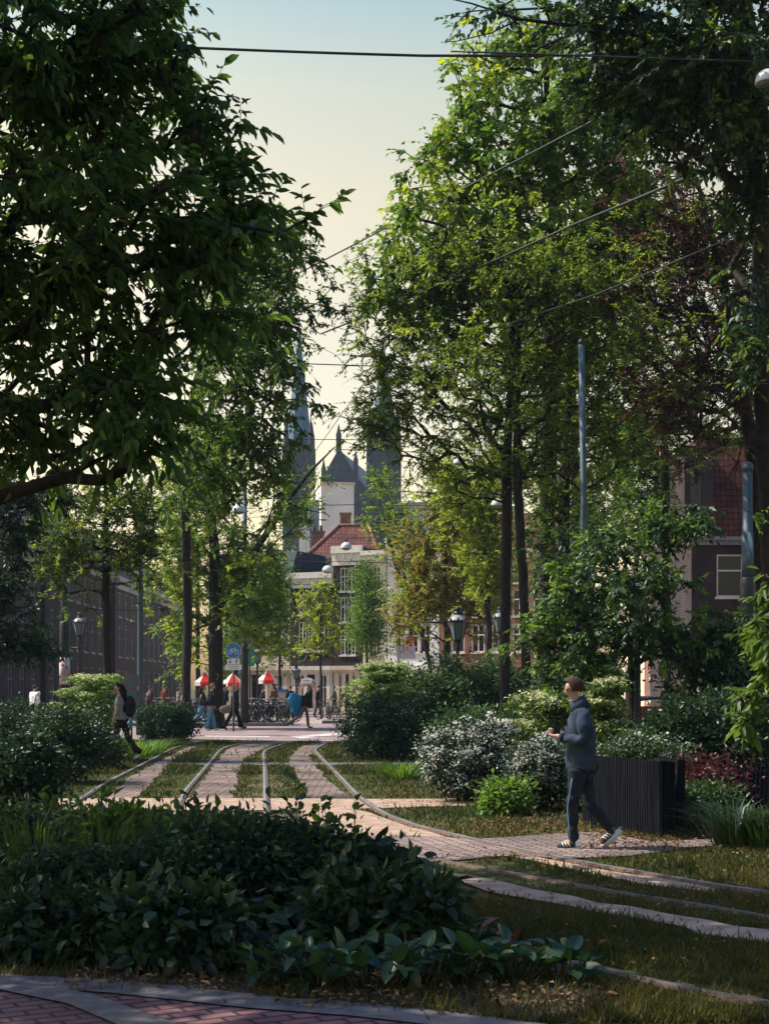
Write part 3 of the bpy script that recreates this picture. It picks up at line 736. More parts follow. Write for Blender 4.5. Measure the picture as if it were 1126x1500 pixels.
        mb = MB(); mb.add([(-.2,-.1,h-.1),(w/2,-.1,h+rh+.12),(w/2,dp,h+rh+.12),(-.2,dp,h-.1),(w+.2,-.1,h-.1),(w+.2,dp,h-.1)], [(0,1,2,3),(1,4,5,2)])
        mb.build('roof', rm, root)
    return root
def chimney(root_parent, x, y, z, w=0.7, h=1.3, pots=2):
    mb = MB(); mb.box(x-w/2, x+w/2, y-0.3, y+0.3, z, z+h); mb.box(x-w/2-.06, x+w/2+.06, y-.36, y+.36, z+h+.002, z+h+.12)
    c = mb.build('chimney', M['brick_red'], root_parent)
    for i in range(pots):
        q = MB(); q.lathe([(0.11, z+h+.12), (0.09, z+h+.55)], 8, 0, (x-w/4+i*w/2, y, 0)); q.build('chimney_pot', M['brick_dark'], c)
# dark row along the left street
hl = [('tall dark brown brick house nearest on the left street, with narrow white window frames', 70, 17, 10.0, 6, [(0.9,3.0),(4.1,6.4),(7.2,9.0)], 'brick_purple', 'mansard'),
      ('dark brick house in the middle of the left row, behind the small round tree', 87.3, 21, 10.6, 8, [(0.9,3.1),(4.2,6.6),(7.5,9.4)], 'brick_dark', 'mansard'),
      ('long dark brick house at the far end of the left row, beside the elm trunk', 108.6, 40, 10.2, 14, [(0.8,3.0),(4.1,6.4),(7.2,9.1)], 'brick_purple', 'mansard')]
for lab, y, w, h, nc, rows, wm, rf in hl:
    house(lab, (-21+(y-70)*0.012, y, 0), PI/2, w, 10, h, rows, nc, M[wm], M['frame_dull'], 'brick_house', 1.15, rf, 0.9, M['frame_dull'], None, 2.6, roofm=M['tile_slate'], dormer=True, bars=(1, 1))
# end of the street
RT = math.radians(-24)
def end_house(label, px0, px1, d, dp, h, *a, **k):
    x0 = (px0-CX)/F0*d; x1 = (px1-CX)/F0*d
    off = (x0+5)*math.tan(RT)
    return house(label, (x0, d+off, 0), RT, (x1-x0)/math.cos(RT)-0.02, dp, h, *a, **k)
C_, Wt, Fr = M['cream_wall'], M['white_wall'], M['frame_cream']
end_house('low cream house left of the end row, behind the red and white parasol', 296, 424, 97, 8, 9.2, [(4.4,6.2),(6.9,8.4)], 4, C_, M['white_paint'], ww=1.0, ground=(0.4,2.6,4,1.0), gmat=C_, roof='mansard', roofm=M['tile_slate'], rh=2)
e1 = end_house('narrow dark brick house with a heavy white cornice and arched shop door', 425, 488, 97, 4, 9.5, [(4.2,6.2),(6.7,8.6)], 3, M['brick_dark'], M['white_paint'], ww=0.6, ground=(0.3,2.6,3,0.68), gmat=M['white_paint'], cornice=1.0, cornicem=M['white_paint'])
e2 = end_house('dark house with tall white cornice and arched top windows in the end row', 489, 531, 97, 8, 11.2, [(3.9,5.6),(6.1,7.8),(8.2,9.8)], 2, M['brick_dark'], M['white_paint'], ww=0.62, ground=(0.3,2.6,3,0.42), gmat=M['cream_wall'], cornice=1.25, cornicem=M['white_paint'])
e3 = end_house('cream rendered house right of the dark cornice house', 532, 566, 97, 8, 10.8, [(3.9,5.6),(6.1,7.8),(8.2,9.8)], 2, M['cream_wall'], M['white_paint'], ww=0.55, ground=(0.3,2.6,2,0.5), gmat=M['cream_wall'], cornice=0.7, cornicem=M['white_paint'])
e4 = end_house('white house with a dark shop front behind the leaning young tree', 567, 640, 97, 8, 11.6, [(4.0,5.8),(6.3,8.0),(8.5,10.0)], 3, M['white_wall'], M['frame_cream'], ww=0.75, ground=(0.4,2.6,3,0.8), gmat=M['white_wall'], cornice=0.8, roof='mansard', roofm=M['tile_slate'], rh=2.5)
end_house('red brick house hidden behind the bronze tree at the end of the street', 641, 800, 97, 8, 10.5, [(4.0,5.8),(6.3,8.0),(8.4,9.8)], 5, M['brick_red'], M['white_paint'], ww=0.9, ground=(0.4,2.6,4,1.2), gmat=M['brick_red'], roof='mansard', rh=2.5)
# red roofed house behind, white block, church
xr = (452-CX)/F0*103
e5 = house('house with a steep red tiled hip roof and brick chimneys behind the end row', (xr, 103, 0), 0, 5.0, 7, 11.2, [(8.8,10.2)], 3, M['white_wall'], M['white_paint'], ww=0.5, roof='hip', rh=2.6, cornice=0.4)
chimney(e5, 0.55, 2.5, 11.3, 0.95, 1.9); chimney(e5, 2.55, 4.6, 12.2, 0.8, 2.6, 0)
xw = (470-CX)/F0*128
mb_root = thing('tenement', 'plain white rendered block with a flat top rising behind the red roof', 'house', (xw, 128, 0), math.radians(9))
mb = MB(); mb.box(0, 3.0, 0, 9, 0, 20.0); mb.build('wall', M['white_wall'], mb_root)
mb = MB(); mb.box(-0.1, 3.1, -0.1, 9.1, 20.003, 20.25); mb.build('parapet', M['frame_cream'], mb_root)
mb = MB(); mb.box(-0.9, -0.005, 1.5, 9, 0, 18.8); mb.build('shaded_side', M['white_wall_shade'], mb_root)  # left side of the white block, coloured as if in shade
mb_root = thing('tenement', 'lower pale block with a dark window left of the white block', 'house', ((438-CX)/F0*131, 131, 0), 0)
mb = MB(); wall_with_holes(mb, 2.2, 0, 18.6, [(0.7, 11.2, 1.5, 12.6)]); mb.box(0, 2.2, 0.25, 8, 0, 18.6); mb.build('wall', M['white_wall'], mb_root); window(mb_root, (0.7, 11.2, 1.5, 12.6), M['pole_dark'])
mb = MB(); mb.box(-0.1, 2.3, -0.1, 8.1, 18.603, 18.8); mb.build('parapet', M['pole_dark'], mb_root)

DC = 270.0; sc_ = F0/DC
ch = thing('church', 'distant brick church tinted haze-blue with two slender spires above the rooftops', 'church', P(497, 1021, DC)*np.array([1, 1, 0]), 0)
cx0 = (497-CX)/sc_
def zc(py): return EYE+(HY-py)/sc_
def xc(px): return (px-CX)/sc_-cx0
def steeple(px, w, ytop_tower, yapex):
    x = xc(px); zt = zc(ytop_tower); za = zc(yapex); q = w/2
    mb = MB(); mb.box(x-q, x+q, 0, w, 0, zt)
    for s in (-1, 1):
        for y in (0, w): mb.box(x+s*q-0.35, x+s*q+0.35, y-0.35, y+0.35, 0, zt+0.5)
    mb.box(x-q-.3, x+q+.3, -.3, w+.3, zt+.003, zt+.45)
    for q2 in (.35, .55, .72, .86): mb.box(x-q-.15, x+q+.15, -.15, -.003, zt*q2, zt*q2+.4)
    tw = mb.build('tower', M['brick_church'], ch)
    for q2 in (.60, .77):
        for s in (-.55, 0, .55):
            g = MB(); a = x+s*q; z_ = zt*q2; g.prism([(a-.4, z_), (a+.4, z_), (a+.4, z_+3.2), (a, z_+4.2), (a-.4, z_+3.2)], -0.1, -0.01); g.build('lancet_window', M['pole_dark'], tw)
    for s in (-0.5, 0.5):
        g = MB(); a = x+s*q
        g.prism([(a-.55, zt-9), (a+.55, zt-9), (a+.55, zt-3.2), (a, zt-2), (a-.55, zt-3.2)], -0.12, -0.01); g.build('belfry_opening', M['pole_dark'], tw)
    g = MB(); n = 8; r0 = q*1.02
    g.lathe([(r0, zt+.4), (r0*0.72, zt+(za-zt)*0.28), (r0*0.42, zt+(za-zt)*0.6), (0.12, za)], n, 0, (x, q, 0), False, PI/8)
    sp = g.build('spire', M['copper_roof'], tw)
    g = MB(); g.tube([(x, q, za-.2), (x, q, za+2.2)], 0.10, 6); g.tube([(x-.6, q, za+1.4), (x+.6, q, za+1.4)], 0.08, 6); g.build('finial', M['pole_dark'], sp)
    for sx in (-1, 1):
        for yy in (0.15, w-.15):
            g = MB(); g.lathe([(0.55, zt+.4), (0.5, zt+2.6), (0.06, zt+5.6)], 6, 0, (x+sx*(q-.3), yy, 0), False); g.build('pinnacle', M['brick_church'], tw)
steeple(437, 5.3, 655, 474); steeple(562, 5.9, 640, 500)
mb = MB(); ga = zc(655)
mb.prism([(xc(460), 0), (xc(536), 0), (xc(536), zc(722)), (xc(497), ga), (xc(460), zc(722))], 0, 1.0); gw = mb.build('gable', M['brick_church'], ch)
mb = MB(); mb.box(xc(496)-.5, xc(496)+.5, -.15, 1.15, ga-1, ga+2.6); mb.lathe([(.6, ga+2.6), (.1, ga+4.4)], 4, 0, (xc(496), .5, 0), False, PI/4); mb.build('pinnacle', M['brick_church'], gw)
for px_, py_ in ((474, 685), (521, 672)):
    mb = MB(); mb.box(xc(px_)-.45, xc(px_)+.45, -.2, .9, 0, zc(py_)); mb.lathe([(.5, zc(py_)), (.05, zc(py_)+1.8)], 4, 0, (xc(px_), .35, 0), False, PI/4); mb.build('pinnacle', M['brick_church'], gw)
mb = MB(); mb.prism([(xc(492), zc(745)), (xc(502), zc(745)), (xc(502), zc(712)), (xc(497), zc(700)), (xc(492), zc(712))], -0.1, -0.01); mb.build('rose_window', M['pole_dark'], gw)
mb = MB(); mb.add([(xc(458), 1.1, zc(722)), (xc(497), 1.1, ga-.4), (xc(497)+8, 46, ga-.4), (xc(458)+8, 46, zc(722)), (xc(538), 1.1, zc(722)), (xc(538)+8, 46, zc(722))], [(0,1,2,3),(1,4,5,2)]); mb.build('nave_roof', M['copper_roof'], ch)
mb = MB(); mb.box(xc(460), xc(536), 1.1, 46, 0, zc(722)); mb.build('nave', M['brick_church'], ch)

# right street
def rhouse(label, d0, d1, x, h, nc, rows, wm, fm, **k):
    return house(label, (x, d1, 0), -PI/2+0.03, d1-d0-0.05, 9, h, rows, nc, M[wm], M[fm], **k)
hr = house('purple brick house with white framed window and red tiled roof behind the right-hand poles', ((1012-CX)/F0*62, 62, 0), 0, 5.6, 9.6, 8.2, [(1.0,3.0),(5.65,7.5)], 2, M['brick_purple'], M['white_paint'], ww=1.15, roof='mansard', rh=4.2, roofm=M['tile_red'], cornice=0.3, bars=(0, 1), cornicem=M['frame_dull'])
mb = MB(); mb.box(-0.35, 0.9, -0.25, 1.6, 8.3, 12.2); mb.build('dormer', M['brick_purple'], hr)
mb = MB(); mb.box(-0.12, 0.35, -0.30, -0.253, 9.6, 11.3); mb.build('dormer_window', M['glass'], hr)
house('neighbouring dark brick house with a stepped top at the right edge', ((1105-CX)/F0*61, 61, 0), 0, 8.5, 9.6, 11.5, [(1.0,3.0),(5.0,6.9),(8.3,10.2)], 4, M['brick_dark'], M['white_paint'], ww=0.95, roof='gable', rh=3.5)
rhouse('red brick house with sunlit side on the right street, behind the teal pole', 72.2, 80, 14.6, 11.4, 4, [(0.9,3),(4.2,6.2),(7.4,9.4)], 'brick_red', 'white_paint', roof='mansard', rh=3, ww=0.9)
rhouse('pale rendered house beyond the red brick house on the right street', 80.2, 89, 14.8, 10.4, 4, [(0.9,3),(4.2,6.2),(7.3,9.2)], 'cream_wall', 'white_paint', roof='gable', rh=3, ww=0.9, roofm=M['tile_slate'])

# ------------------------------------------------------------------ summer air over the distance
HAZE = 1
if HAZE:
    mb = MB(); mb.box(-120, 120, -12, 340, -1.0, 82)
    hm_ = bpy.data.materials.new('air'); hm_.use_nodes = True; hn = hm_.node_tree
    hn.nodes.remove(hn.nodes['Principled BSDF'])
    pv = node(hn, 'ShaderNodeVolumePrincipled'); pv.inputs['Color'].default_value = (.62, .82, 1.0, 1); pv.inputs['Density'].default_value = 0.00022
    hn.links.new(pv.outputs[0], hn.nodes['Material Output'].inputs['Volume'])
    ho = mb.build('haze', hm_); tag(ho, 'thin bluish summer air fading the church and far roofs', 'haze', kind='stuff')
# ------------------------------------------------------------------ street furniture
def at(px, d, z=0.0): return ((px-CX)/F0*d, d, z)
def lantern(label, px, d, zc_=None, scale=1.0, group='crown lanterns along the street'):
    """Dutch crown lantern on a slim iron post; zc_ is the height of the lantern's middle"""
    r = thing('street_lantern', label, 'street lamp', at(px, d), 0, group)
    z = zc_-0.42*scale; s = scale
    mb = MB(); mb.lathe([(0.17,-.1),(0.17,0.25),(0.13,0.3),(0.12,0.9),(0.085,1.0),(0.06,1.1),(0.05,z-.25),(0.075,z-.22),(0.05,z-.15),(0.09,z-.02)], 12)
    mb.tube([(-.3,0,z-.42),(.3,0,z-.42)], 0.018, 6); mb.build('post', M['iron'], r)
    mb = MB(); mb.lathe([(0.15*s,z),(0.275*s,z+.55*s)], 6, 0, (0,0,0), False); mb.build('lamp_glass', M['lamp_glass'], r)
    mb = MB()
    for j in range(6):
        g = 2*PI*j/6; mb.tube([(0.155*s*math.cos(g),0.155*s*math.sin(g),z-.01),(0.285*s*math.cos(g),0.285*s*math.sin(g),z+.56*s)], 0.017*s, 5)
    mb.lathe([(0.16*s,z-.02),(0.17*s,z+.02),(0.10*s,z+.021)], 6, 0, (0,0,0), False); mb.lathe([(0.285*s,z+.54*s),(0.31*s,z+.57*s),(0.2*s,z+.58*s)], 6, 0, (0,0,0), False)
    mb.build('lamp_frame', M['iron'], r)
    mb = MB(); mb.lathe([(0.32*s,z+.585*s),(0.30*s,z+.62*s),(0.22*s,z+.72*s),(0.13*s,z+.78*s)], 12); mb.build('lamp_roof', M['lamp_roof'], r)
    mb = MB()
    for j in range(8):
        g = 2*PI*j/8; mb.ell((0.32*s*math.cos(g),0.32*s*math.sin(g),z+.64*s), (0.035*s,0.035*s,0.05*s), 6, 4)
    mb.lathe([(0.13*s,z+.78*s),(0.14*s,z+.84*s),(0.10*s,z+.86*s),(0.10*s,z+.93*s),(0.13*s,z+.95*s),(0.02*s,z+1.03*s)], 8); mb.build('crown', M['iron'], r)
    return r
lantern('crown lantern in front of the dark left houses, right of the tall teal pole', 117, 50, 3.85, 0.8)
lantern('crown lantern standing before the thick elm trunk', 311, 58, 3.62, 0.92)
lantern('crown lantern on a slim post right of the blue cycle sign', 377, 74, 3.37, 0.95)
lantern('small distant crown lantern just behind the one right of the cycle sign', 368, 104, 3.3, 0.9)
lantern('small distant crown lantern in front of the arched shop door', 434, 88, 2.6, 0.85)
lantern('crown lantern rising out of the big green shrub in the middle right', 670, 40, 3.40, .92)
lantern('crown lantern half hidden behind the paired dark trunks', 732, 52, 4.1, .9)
lantern('large crown lantern in deep foliage between the teal pole and the white framed window', 933, 24.7, 3.22, 0.74)

def tram_pole(label, px, d, r0, r1, zt, zd, group='teal tram poles', cap=False, lean=0.0):
    r = thing('tram_pole', label, 'tram pole', at(px, d), 0, group); r.rotation_euler = (0, lean, 0)
    mb = MB(); mb.lathe([(r0, zd), (r0*0.98, zd+1), (r1*1.06, zt*0.62), (r1*1.1, zt*0.62+.02), (r1*1.1, zt*0.62+.1), (r1, zt*0.62+.12), (r1, zt)], 14); mb.build('shaft', M['pole'], r)
    mb = MB(); mb.lathe([(r0*1.35,-.1),(r0*1.3,zd-.12),(r0*1.22,zd+.02),(r0*1.02,zd+.06)], 14); mb.build('base_sleeve', M['pole_dark'], r)
    if cap:
        mb = MB(); mb.lathe([(r1*1.2,zt-.12),(r1*1.2,zt-.04),(r1*1.05,zt+.02),(r1*.7,zt+.07),(.02,zt+.09)], 12); mb.build('cap', M['pole'], r)
    else:
        mb = MB(); mb.lathe([(r1*1.05,zt+.002),(r1*.9,zt+.08),(.01,zt+.12)], 12); mb.build('cap', M['pole_dark'], r)
    return r
def zat(py, d): return EYE+(HY-py)/F0*d
tp = tram_pole('teal tram pole at the left with a dark sleeve and a pasted poster', 95, 46, 0.12, 0.095, zat(690, 46), zat(913, 46))
mb = MB(); mb.tube([(0,0,zat(812,46)),(0.95,0,zat(817,46))], 0.022, 6); mb.ell((0.95,0,zat(817,46)), (.05,.05,.05), 6, 4); mb.build('side_arm', M['iron'], tp)
mb = MB(); mb.lathe([(0.172, zat(1003,46)), (0.172, zat(963,46))], 14); mb.build('poster', mat_noise('poster_paper', (0.35,0.16,0.2), (0.55,0.55,0.6), 3.5, 0.7), tp)
mb = MB(); mb.box(-.02,.05,-.135,-.115,zat(857,46),zat(853,46)); mb.build('orange_plate', mat_plain('orange_plate', (0.6,0.16,0.04)), tp)
tram_pole('pale teal tram pole in front of the left houses, right of the small round tree', 206, 50, 0.115, 0.09, zat(700, 50), 0.9)
tram_pole('teal tram pole with long dark sleeve beside the round blue cycle sign', 358.5, 62, 0.13, 0.10, zat(690, 62), zat(945, 62))
tp = tram_pole('tall teal tram pole rising out of the shrubs right of the paired trunks', 861, 27, 0.085, 0.060, zat(505, 27), zat(866, 27), lean=-0.016)
mb = MB(); mb.box(-.05,.03,-.10,-.08,zat(800,27),zat(795,27)); mb.build('orange_plate', mat_plain('orange_plate_b', (0.6,0.16,0.04)), tp)
tram_pole('stout teal pole with rounded cap and dark sleeve in front of the white framed window', 1094, 30, 0.125, 0.105, zat(682, 30), zat(850, 30), cap=True)
tram_pole('thin far teal pole glimpsed through leaves before the sunlit red brick wall', 901, 66, 0.10, 0.08, zat(645, 66), 1.2)

def dome_lamp(label, px, py, d, s=1.0, wire_l=3.0, wire_r=3.0, slope=0.0):
    p = P(px, py, d); r = thing('hanging_lamp', label, 'hanging lamp', p, 0, 'dome lamps hung over the street')
    mb = MB(); mb.lathe([(0.24*s,-.08*s),(0.25*s,-.05*s),(0.24*s,.04*s),(0.19*s,.13*s),(0.10*s,.19*s),(0.04*s,.21*s)], 16); mb.build('dome', M['white_metal'], r)
    mb = MB(); mb.lathe([(0.05*s,-.16*s),(0.15*s,-.13*s),(0.21*s,-.083*s)], 16); mb.build('lens', M['lamp_glass'], r)
    mb = MB(); mb.lathe([(0.04*s,.21*s),(0.045*s,.30*s),(0.02*s,.36*s)], 8); mb.tube([(-.12*s,0,.34*s),(.12*s,0,.34*s)], .02*s, 5); mb.build('hanger', M['iron'], r)
    n = 10; mb = MB()
    pts = [(-wire_l+(wire_l+wire_r)*i/n, 0, .36*s+0.10*abs(-wire_l+(wire_l+wire_r)*i/n)*0.35+slope*(-wire_l+(wire_l+wire_r)*i/n)) for i in range(n+1)]
    mb.tube(pts, 0.011+d*0.00008, 4); w = mb.build('span_wire', M['wire'], None); w.location = r.location
    tag(w, 'span wire of '+label.replace('pale ', 'the pale ', 1), 'overhead wire', 'span wires of the hanging lamps')
    return r
dome_lamp('pale dome lamp beside the paired dark trunks', 728, 738, 52, 0.9, 4, 3)
dome_lamp('pale dome lamp in front of the bronze tree', 661.5, 837, 74, 0.9, 6, 4)
dome_lamp('pale dome lamp among the fine branches left of the paired trunks', 672, 677, 48, 0.8, 4, 3)
dome_lamp('pale dome lamp just below the red tiled hip roof', 507, 801, 72, 1.15, 4, 6)
dome_lamp('pale dome lamp lower left of the lamp under the red roof', 480, 835, 82, 1.3, 6, 5)
dome_lamp('pale dome lamp hanging left of the leaning elm limb', 350, 747, 47, 0.92, 2.6, 2.5, 0.0)
dome_lamp('pale dome lamp high at the right edge of the crowns', 1123, 117, 18, 0.62, 4, 3)
dome_lamp('pale small dome lamp before the far left cream house', 424, 881, 90, 0.9, 5, 4)
dome_lamp('pale dome lamp between the two small lime trees', 540, 867, 80, 0.8, 5, 5)
dome_lamp('pale dome lamp half hidden high in the yellow green crown', 655, 563, 36, 1.1, 4, 4)

def wire(label, pts, r):
    A = [P(*q) for q in pts]; mb = MB(); out = []
    for i in range(len(A)-1):
        for k in range(10): out.append(A[i]+(A[i+1]-A[i])*k/10)
    out.append(A[-1]); L = np.linalg.norm(A[-1]-A[0]); n = len(out)
    out = [p-np.array([0, 0, 1])*math.sin(PI*i/(n-1))*L*0.006 for i, p in enumerate(out)]
    mb.tube(out, r, 5); o = mb.build('overhead_wire', M['wire']); tag(o, label, 'overhead wire', 'overhead tram wires')
wire('thick straight wire crossing the open sky from crown to crown', [(60,60,24),(620,74,24),(1300,76,24)], 0.024)
wire('long wire rising from the left crown to the upper right corner, above the heavier cable', [(330,455,40),(560,329,32),(700,256,28),(1126,40,20)], 0.018)
wire('heavier cable rising right across the middle of the right-hand crowns', [(470,489,40),(600,430,34),(840,318,27),(1126,198,21),(1300,120,18)], 0.026)
wire('lower thin wire rising right below the heavier cable', [(560,527,40),(640,502,36),(880,421,28),(1126,324,22)], 0.016)
wire('thin level wire across the gap between the crowns', [(300,455,45),(470,453,45),(640,455,45)], 0.016)
wire('thin wire dropping left from the dark insulator over the gap', [(558,524,44),(500,600,55),(440,690,74)], 0.016)
wire('thin wire climbing from the dark insulator to the right-hand trunks', [(558,524,44),(750,458,36)], 0.016)
wire('thin level wire in front of the church spires', [(380,643,60),(600,641,60),(820,640,60)], 0.016)
wire('thin level wire in front of the white block below the church', [(400,740,62),(520,737,62),(760,742,62)], 0.018)
wire('thin wire from the small round tree to the pale lamp by the elm', [(110,730,46),(235,741,47),(300,748,47)], 0.02)
ins = thing('insulator', 'dark wedge shaped wire insulator hanging in the gap of sky', 'insulator', P(542, 521, 44))
mb = MB(); mb.tube([(-.36,0,-.02),(0.3,0,.03),(0.36,0,.03)], [.03,.07,.04], 6); mb.build('rod', M['iron'], ins)
mb = MB(); mb.tube([(.32,0,-.16),(.32,0,.2)], [.03,.09], 6); mb.build('clamp', M['iron'], ins)

# round cycle sign with plates
sg = thing('cycle_sign', 'round blue cycle path sign with white arrow plate and text plate on a pole', 'traffic sign', at(342, 54))
blue = mat_plain('sign_blue', (0.03, 0.16, 0.36), 0.4, 0, 0.5, 0.08); whitem = mat_plain('sign_white', (0.68, 0.70, 0.68), 0.5, 0, 0.3, 0.06); blackm = mat_plain('sign_black', (0.02, 0.02, 0.025), 0.5)
mb = MB(); mb.tube([(0,0.05,-.1),(0,0.05,3.35)], 0.035, 8); mb.build('pole', M['pole'], sg)
zc1 = zat(953, 54)
def disc(y0, y1, r, z, n=32, x=0): return [(x+r*math.cos(2*PI*i/n), z+r*math.sin(2*PI*i/n)) for i in range(n)]
mb = MB(); mb.prism(disc(0,0,.30,zc1), -.01, .01); dk = mb.build('disc', blue, sg)
mb = MB()
def ring(x, z, r, w, y=-.016, n=28):
    for i in range(n):
        a, b = 2*PI*i/n, 2*PI*(i+1)/n
        mb.add([(x+(r-w)*math.cos(a),y,z+(r-w)*math.sin(a)),(x+r*math.cos(a),y,z+r*math.sin(a)),(x+r*math.cos(b),y,z+r*math.sin(b)),(x+(r-w)*math.cos(b),y,z+(r-w)*math.sin(b))], [(0,1,2,3)])
def bar(x0, z0, x1, z1, w, y=-.016):
    d = Vector((x1-x0, z1-z0)).normalized()*w/2; mb.add([(x0-d.y,y,z0+d.x),(x0+d.y,y,z0-d.x),(x1+d.y,y,z1-d.x),(x1-d.y,y,z1+d.x)], [(0,1,2,3)])
ring(0, zc1, .295, .012); ring(-.125, zc1-.05, .085, .018); ring(.125, zc1-.05, .085, .018)
for a in ((-.125,-.05,-.07,.06),(-.07,.06,.07,.06),(-.07,.05,-.01,-.05),(-.01,-.05,.075,.06),(.125,-.05,.06,.10),(-.125,-.05,-.01,-.05),(-.095,.085,-.045,.085),(.06,.10,.02,.11)): bar(a[0], zc1+a[1], a[2], zc1+a[3], .016, -.018)
mb.build('bicycle_symbol', whitem, dk)
mb = MB(); mb.box(-.235,.235,-.01,.01,zat(973,54),zat(965,54)); pl = mb.build('arrow_plate', whitem, sg)
mb = MB(); zm = zat(969,54)
for x, s in ((-.12,-1),(.12,1)):
    bar(x, zm-.08*s*1, x, zm+.02*s, .03, -.014); mb.add([(x-.06,-.015,zm+.01*s),(x+.06,-.015,zm+.01*s),(x,-.015,zm+.085*s)], [(0,1,2)])
mb.build('arrows', blackm, pl)
mb = MB(); mb.box(-.31,.31,-.012,.008,zat(981.5,54),zat(973.6,54)); pl = mb.build('text_plate', whitem, sg)
mb = MB()
for z, w in ((zat(976,54),.2),(zat(979,54),.17)):
    x = -w
    while x < w: q = .02+.03*random.random(); bar(x, z, x+q, z, .03, -.016); x += q+.012
mb.build('lettering', mat_plain('sign_grey', (0.2,0.2,0.22), 0.6), pl)

gs = thing('round_sign', 'pair of round signs seen from behind on one post beside the dark left hedge', 'traffic sign', at(193, 44))
mb = MB(); mb.tube([(0,0,-.1),(0,0,zat(983,44)+.05)], .03, 8); mb.build('post', M['pole'], gs)
redm = mat_plain('sign_red', (0.30,0.03,0.04), 0.5)
for py_ in (997, 1020):
    z = zat(py_, 44); mb = MB(); mb.prism(disc(0,0,.245,z), -.06, -.045); q = mb.build('sign_back', mat_plain('sign_back', (0.10,0.13,0.15), 0.5, 0.3) if 'sign_back' not in bpy.data.materials else bpy.data.materials['sign_back'], gs)
    mb = MB(); ring(0, z, .262, .018, -.062); mb.build('rim', redm, q)
gp = thing('street_sign', 'green rectangular street panel behind the tram pole with the long sleeve', 'sign', at(366, 66))
mb = MB(); mb.tube([(0,0,-.1),(0,0,zat(950,66))], .04, 8); mb.build('post', M['pole_dark'], gp)
mb = MB(); mb.box(-.22,.22,-.07,-.045,zat(976,66),zat(950,66)); mb.build('panel', mat_plain('sign_green', (0.03,0.22,0.17), 0.5, 0, .4, .15), gp)
# red hanging shop banner and pale board
rb = thing('shop_banner', 'small red banner with white emblem hung over a pale shop board', 'shop sign', at(595, 88), 0)
mb = MB(); mb.tube([(-.5,.1,zat(929,88)),(.75,.1,zat(929,88))], .03, 6); mb.tube([(-.5,.1,0),(-.5,.1,zat(915,88))], .05, 6); mb.build('bracket', M['iron'], rb)
mb = MB()
pts = [(-.24,zat(931.5,88)),(.42,zat(932,88)),(.46,zat(937,88)),(.40,zat(945,88)),(.22,zat(945,88)),(.20,zat(942,88)),(0.02,zat(942.5,88)),(-.02,zat(945,88)),(-.2,zat(944,88))]
mb.prism(pts, .09, .11); q = mb.build('banner', mat_plain('banner_red', (0.75,0.07,0.035), 0.6, 0, .2, .1), rb)
mb = MB(); mb.prism(disc(0,0,.13,zat(935,88),16,-.12), .075, .088); mb.build('emblem', whitem, q)
mb = MB(); mb.box(-.55,.55,.05,.35,zat(965,88),zat(948,88)); mb.box(-.6,.7,.0,.4,zat(948,88)+.003,zat(946.5,88)); mb.build('board', mat_plain('board_lavender', (0.40,0.37,0.42), 0.7), rb)

# arched shop doorway with name board; parasols; kiosk
aw = thing('shop_porch', 'pinkish arched shop porch with a white name board in the end row', 'shop front', at(449.5, 95.2, 0), RT)
pk = mat_plain('porch_pink', (0.40,0.27,0.24), 0.7)
mb = MB(); pts = [(-.62,0),(-.44,0),(-.44,1.45)]+[(.44*math.cos(PI-PI*i/8), 1.45+.42*math.sin(PI*i/8)) for i in range(1,8)]+[(.44,1.45),(.44,0),(.62,0),(.62,1.75)]+[(.62*math.cos(PI*i/8), 1.75+.62*math.sin(PI*i/8)) for i in range(1,8)]+[(-.62,1.75)]
mb.prism(pts, 0, .25); mb.build('arch', pk, aw)
mb = MB(); mb.box(-.36,.36,-.05,-.004,1.98,2.3); nb = mb.build('name_board', whitem, aw)
mb = MB()
for z in (2.20, 2.08):
    x = -.28
    while x < .27: q = .03+.05*random.random(); bar(x, z, x+q, z, .05, -.055); x += q+.02
mb.build('lettering', blackm, nb)
def parasol(label, px, d, r, zt, n=8, c=('red', 'white')):
    t = thing('parasol', label, 'parasol', at(px, d), 0, 'red and white terrace parasols')
    mb = MB(); mb.tube([(0,0,0),(0,0,zt)], .03, 8); mb.lathe([(.3,0.02),(.3,.1),(.05,.12)], 10); mb.build('pole', M['white_metal'], t)
    mb = MB()
    for i in range(n):
        a, b = 2*PI*i/n+.2, 2*PI*(i+1)/n+.2
        A, B = (r*math.cos(a), r*math.sin(a)), (r*math.cos(b), r*math.sin(b))
        mb.add([(0,0,zt),(*A,zt-.62),(*B,zt-.62)], [(0,1,2)], i % 2); mb.add([(*A,zt-.622),(*B,zt-.622),(*B,zt-.84),(*A,zt-.84)], [(0,3,2,1)], i % 2)
    mb.build('canopy', [mat_leaf('canopy_red', (.75,.05,.04), (.75,.05,.04), .3, (1,.7,.6), .8, .1), mat_leaf('canopy_white', (.75,.70,.62), (.75,.70,.62), .3, (1,1,1), .8, .1)], t)
parasol('red and white parasol left of the elm trunk', 300, 84, 0.6, 2.65, 6)
parasol('red and white parasol between the elm trunk and the cycle sign', 341, 86, .7, 2.6, 6)
parasol('red and white parasol in front of the cream house, right of the lantern', 392, 82, .6, 2.75, 6)
kb = thing('advert_board', 'pale board with a blue top standing by the bicycles before the end row', 'advert board', at(414, 78))
mb = MB(); mb.box(-.3,.3,-.1,.1,0.02,1.45); mb.build('board', mat_noise('board_pink', (.36,.3,.3), (.5,.42,.40), 3, .7), kb)
mb = MB(); mb.box(-.33,.33,-.13,.13,1.452,1.62); mb.build('top', blue, kb)

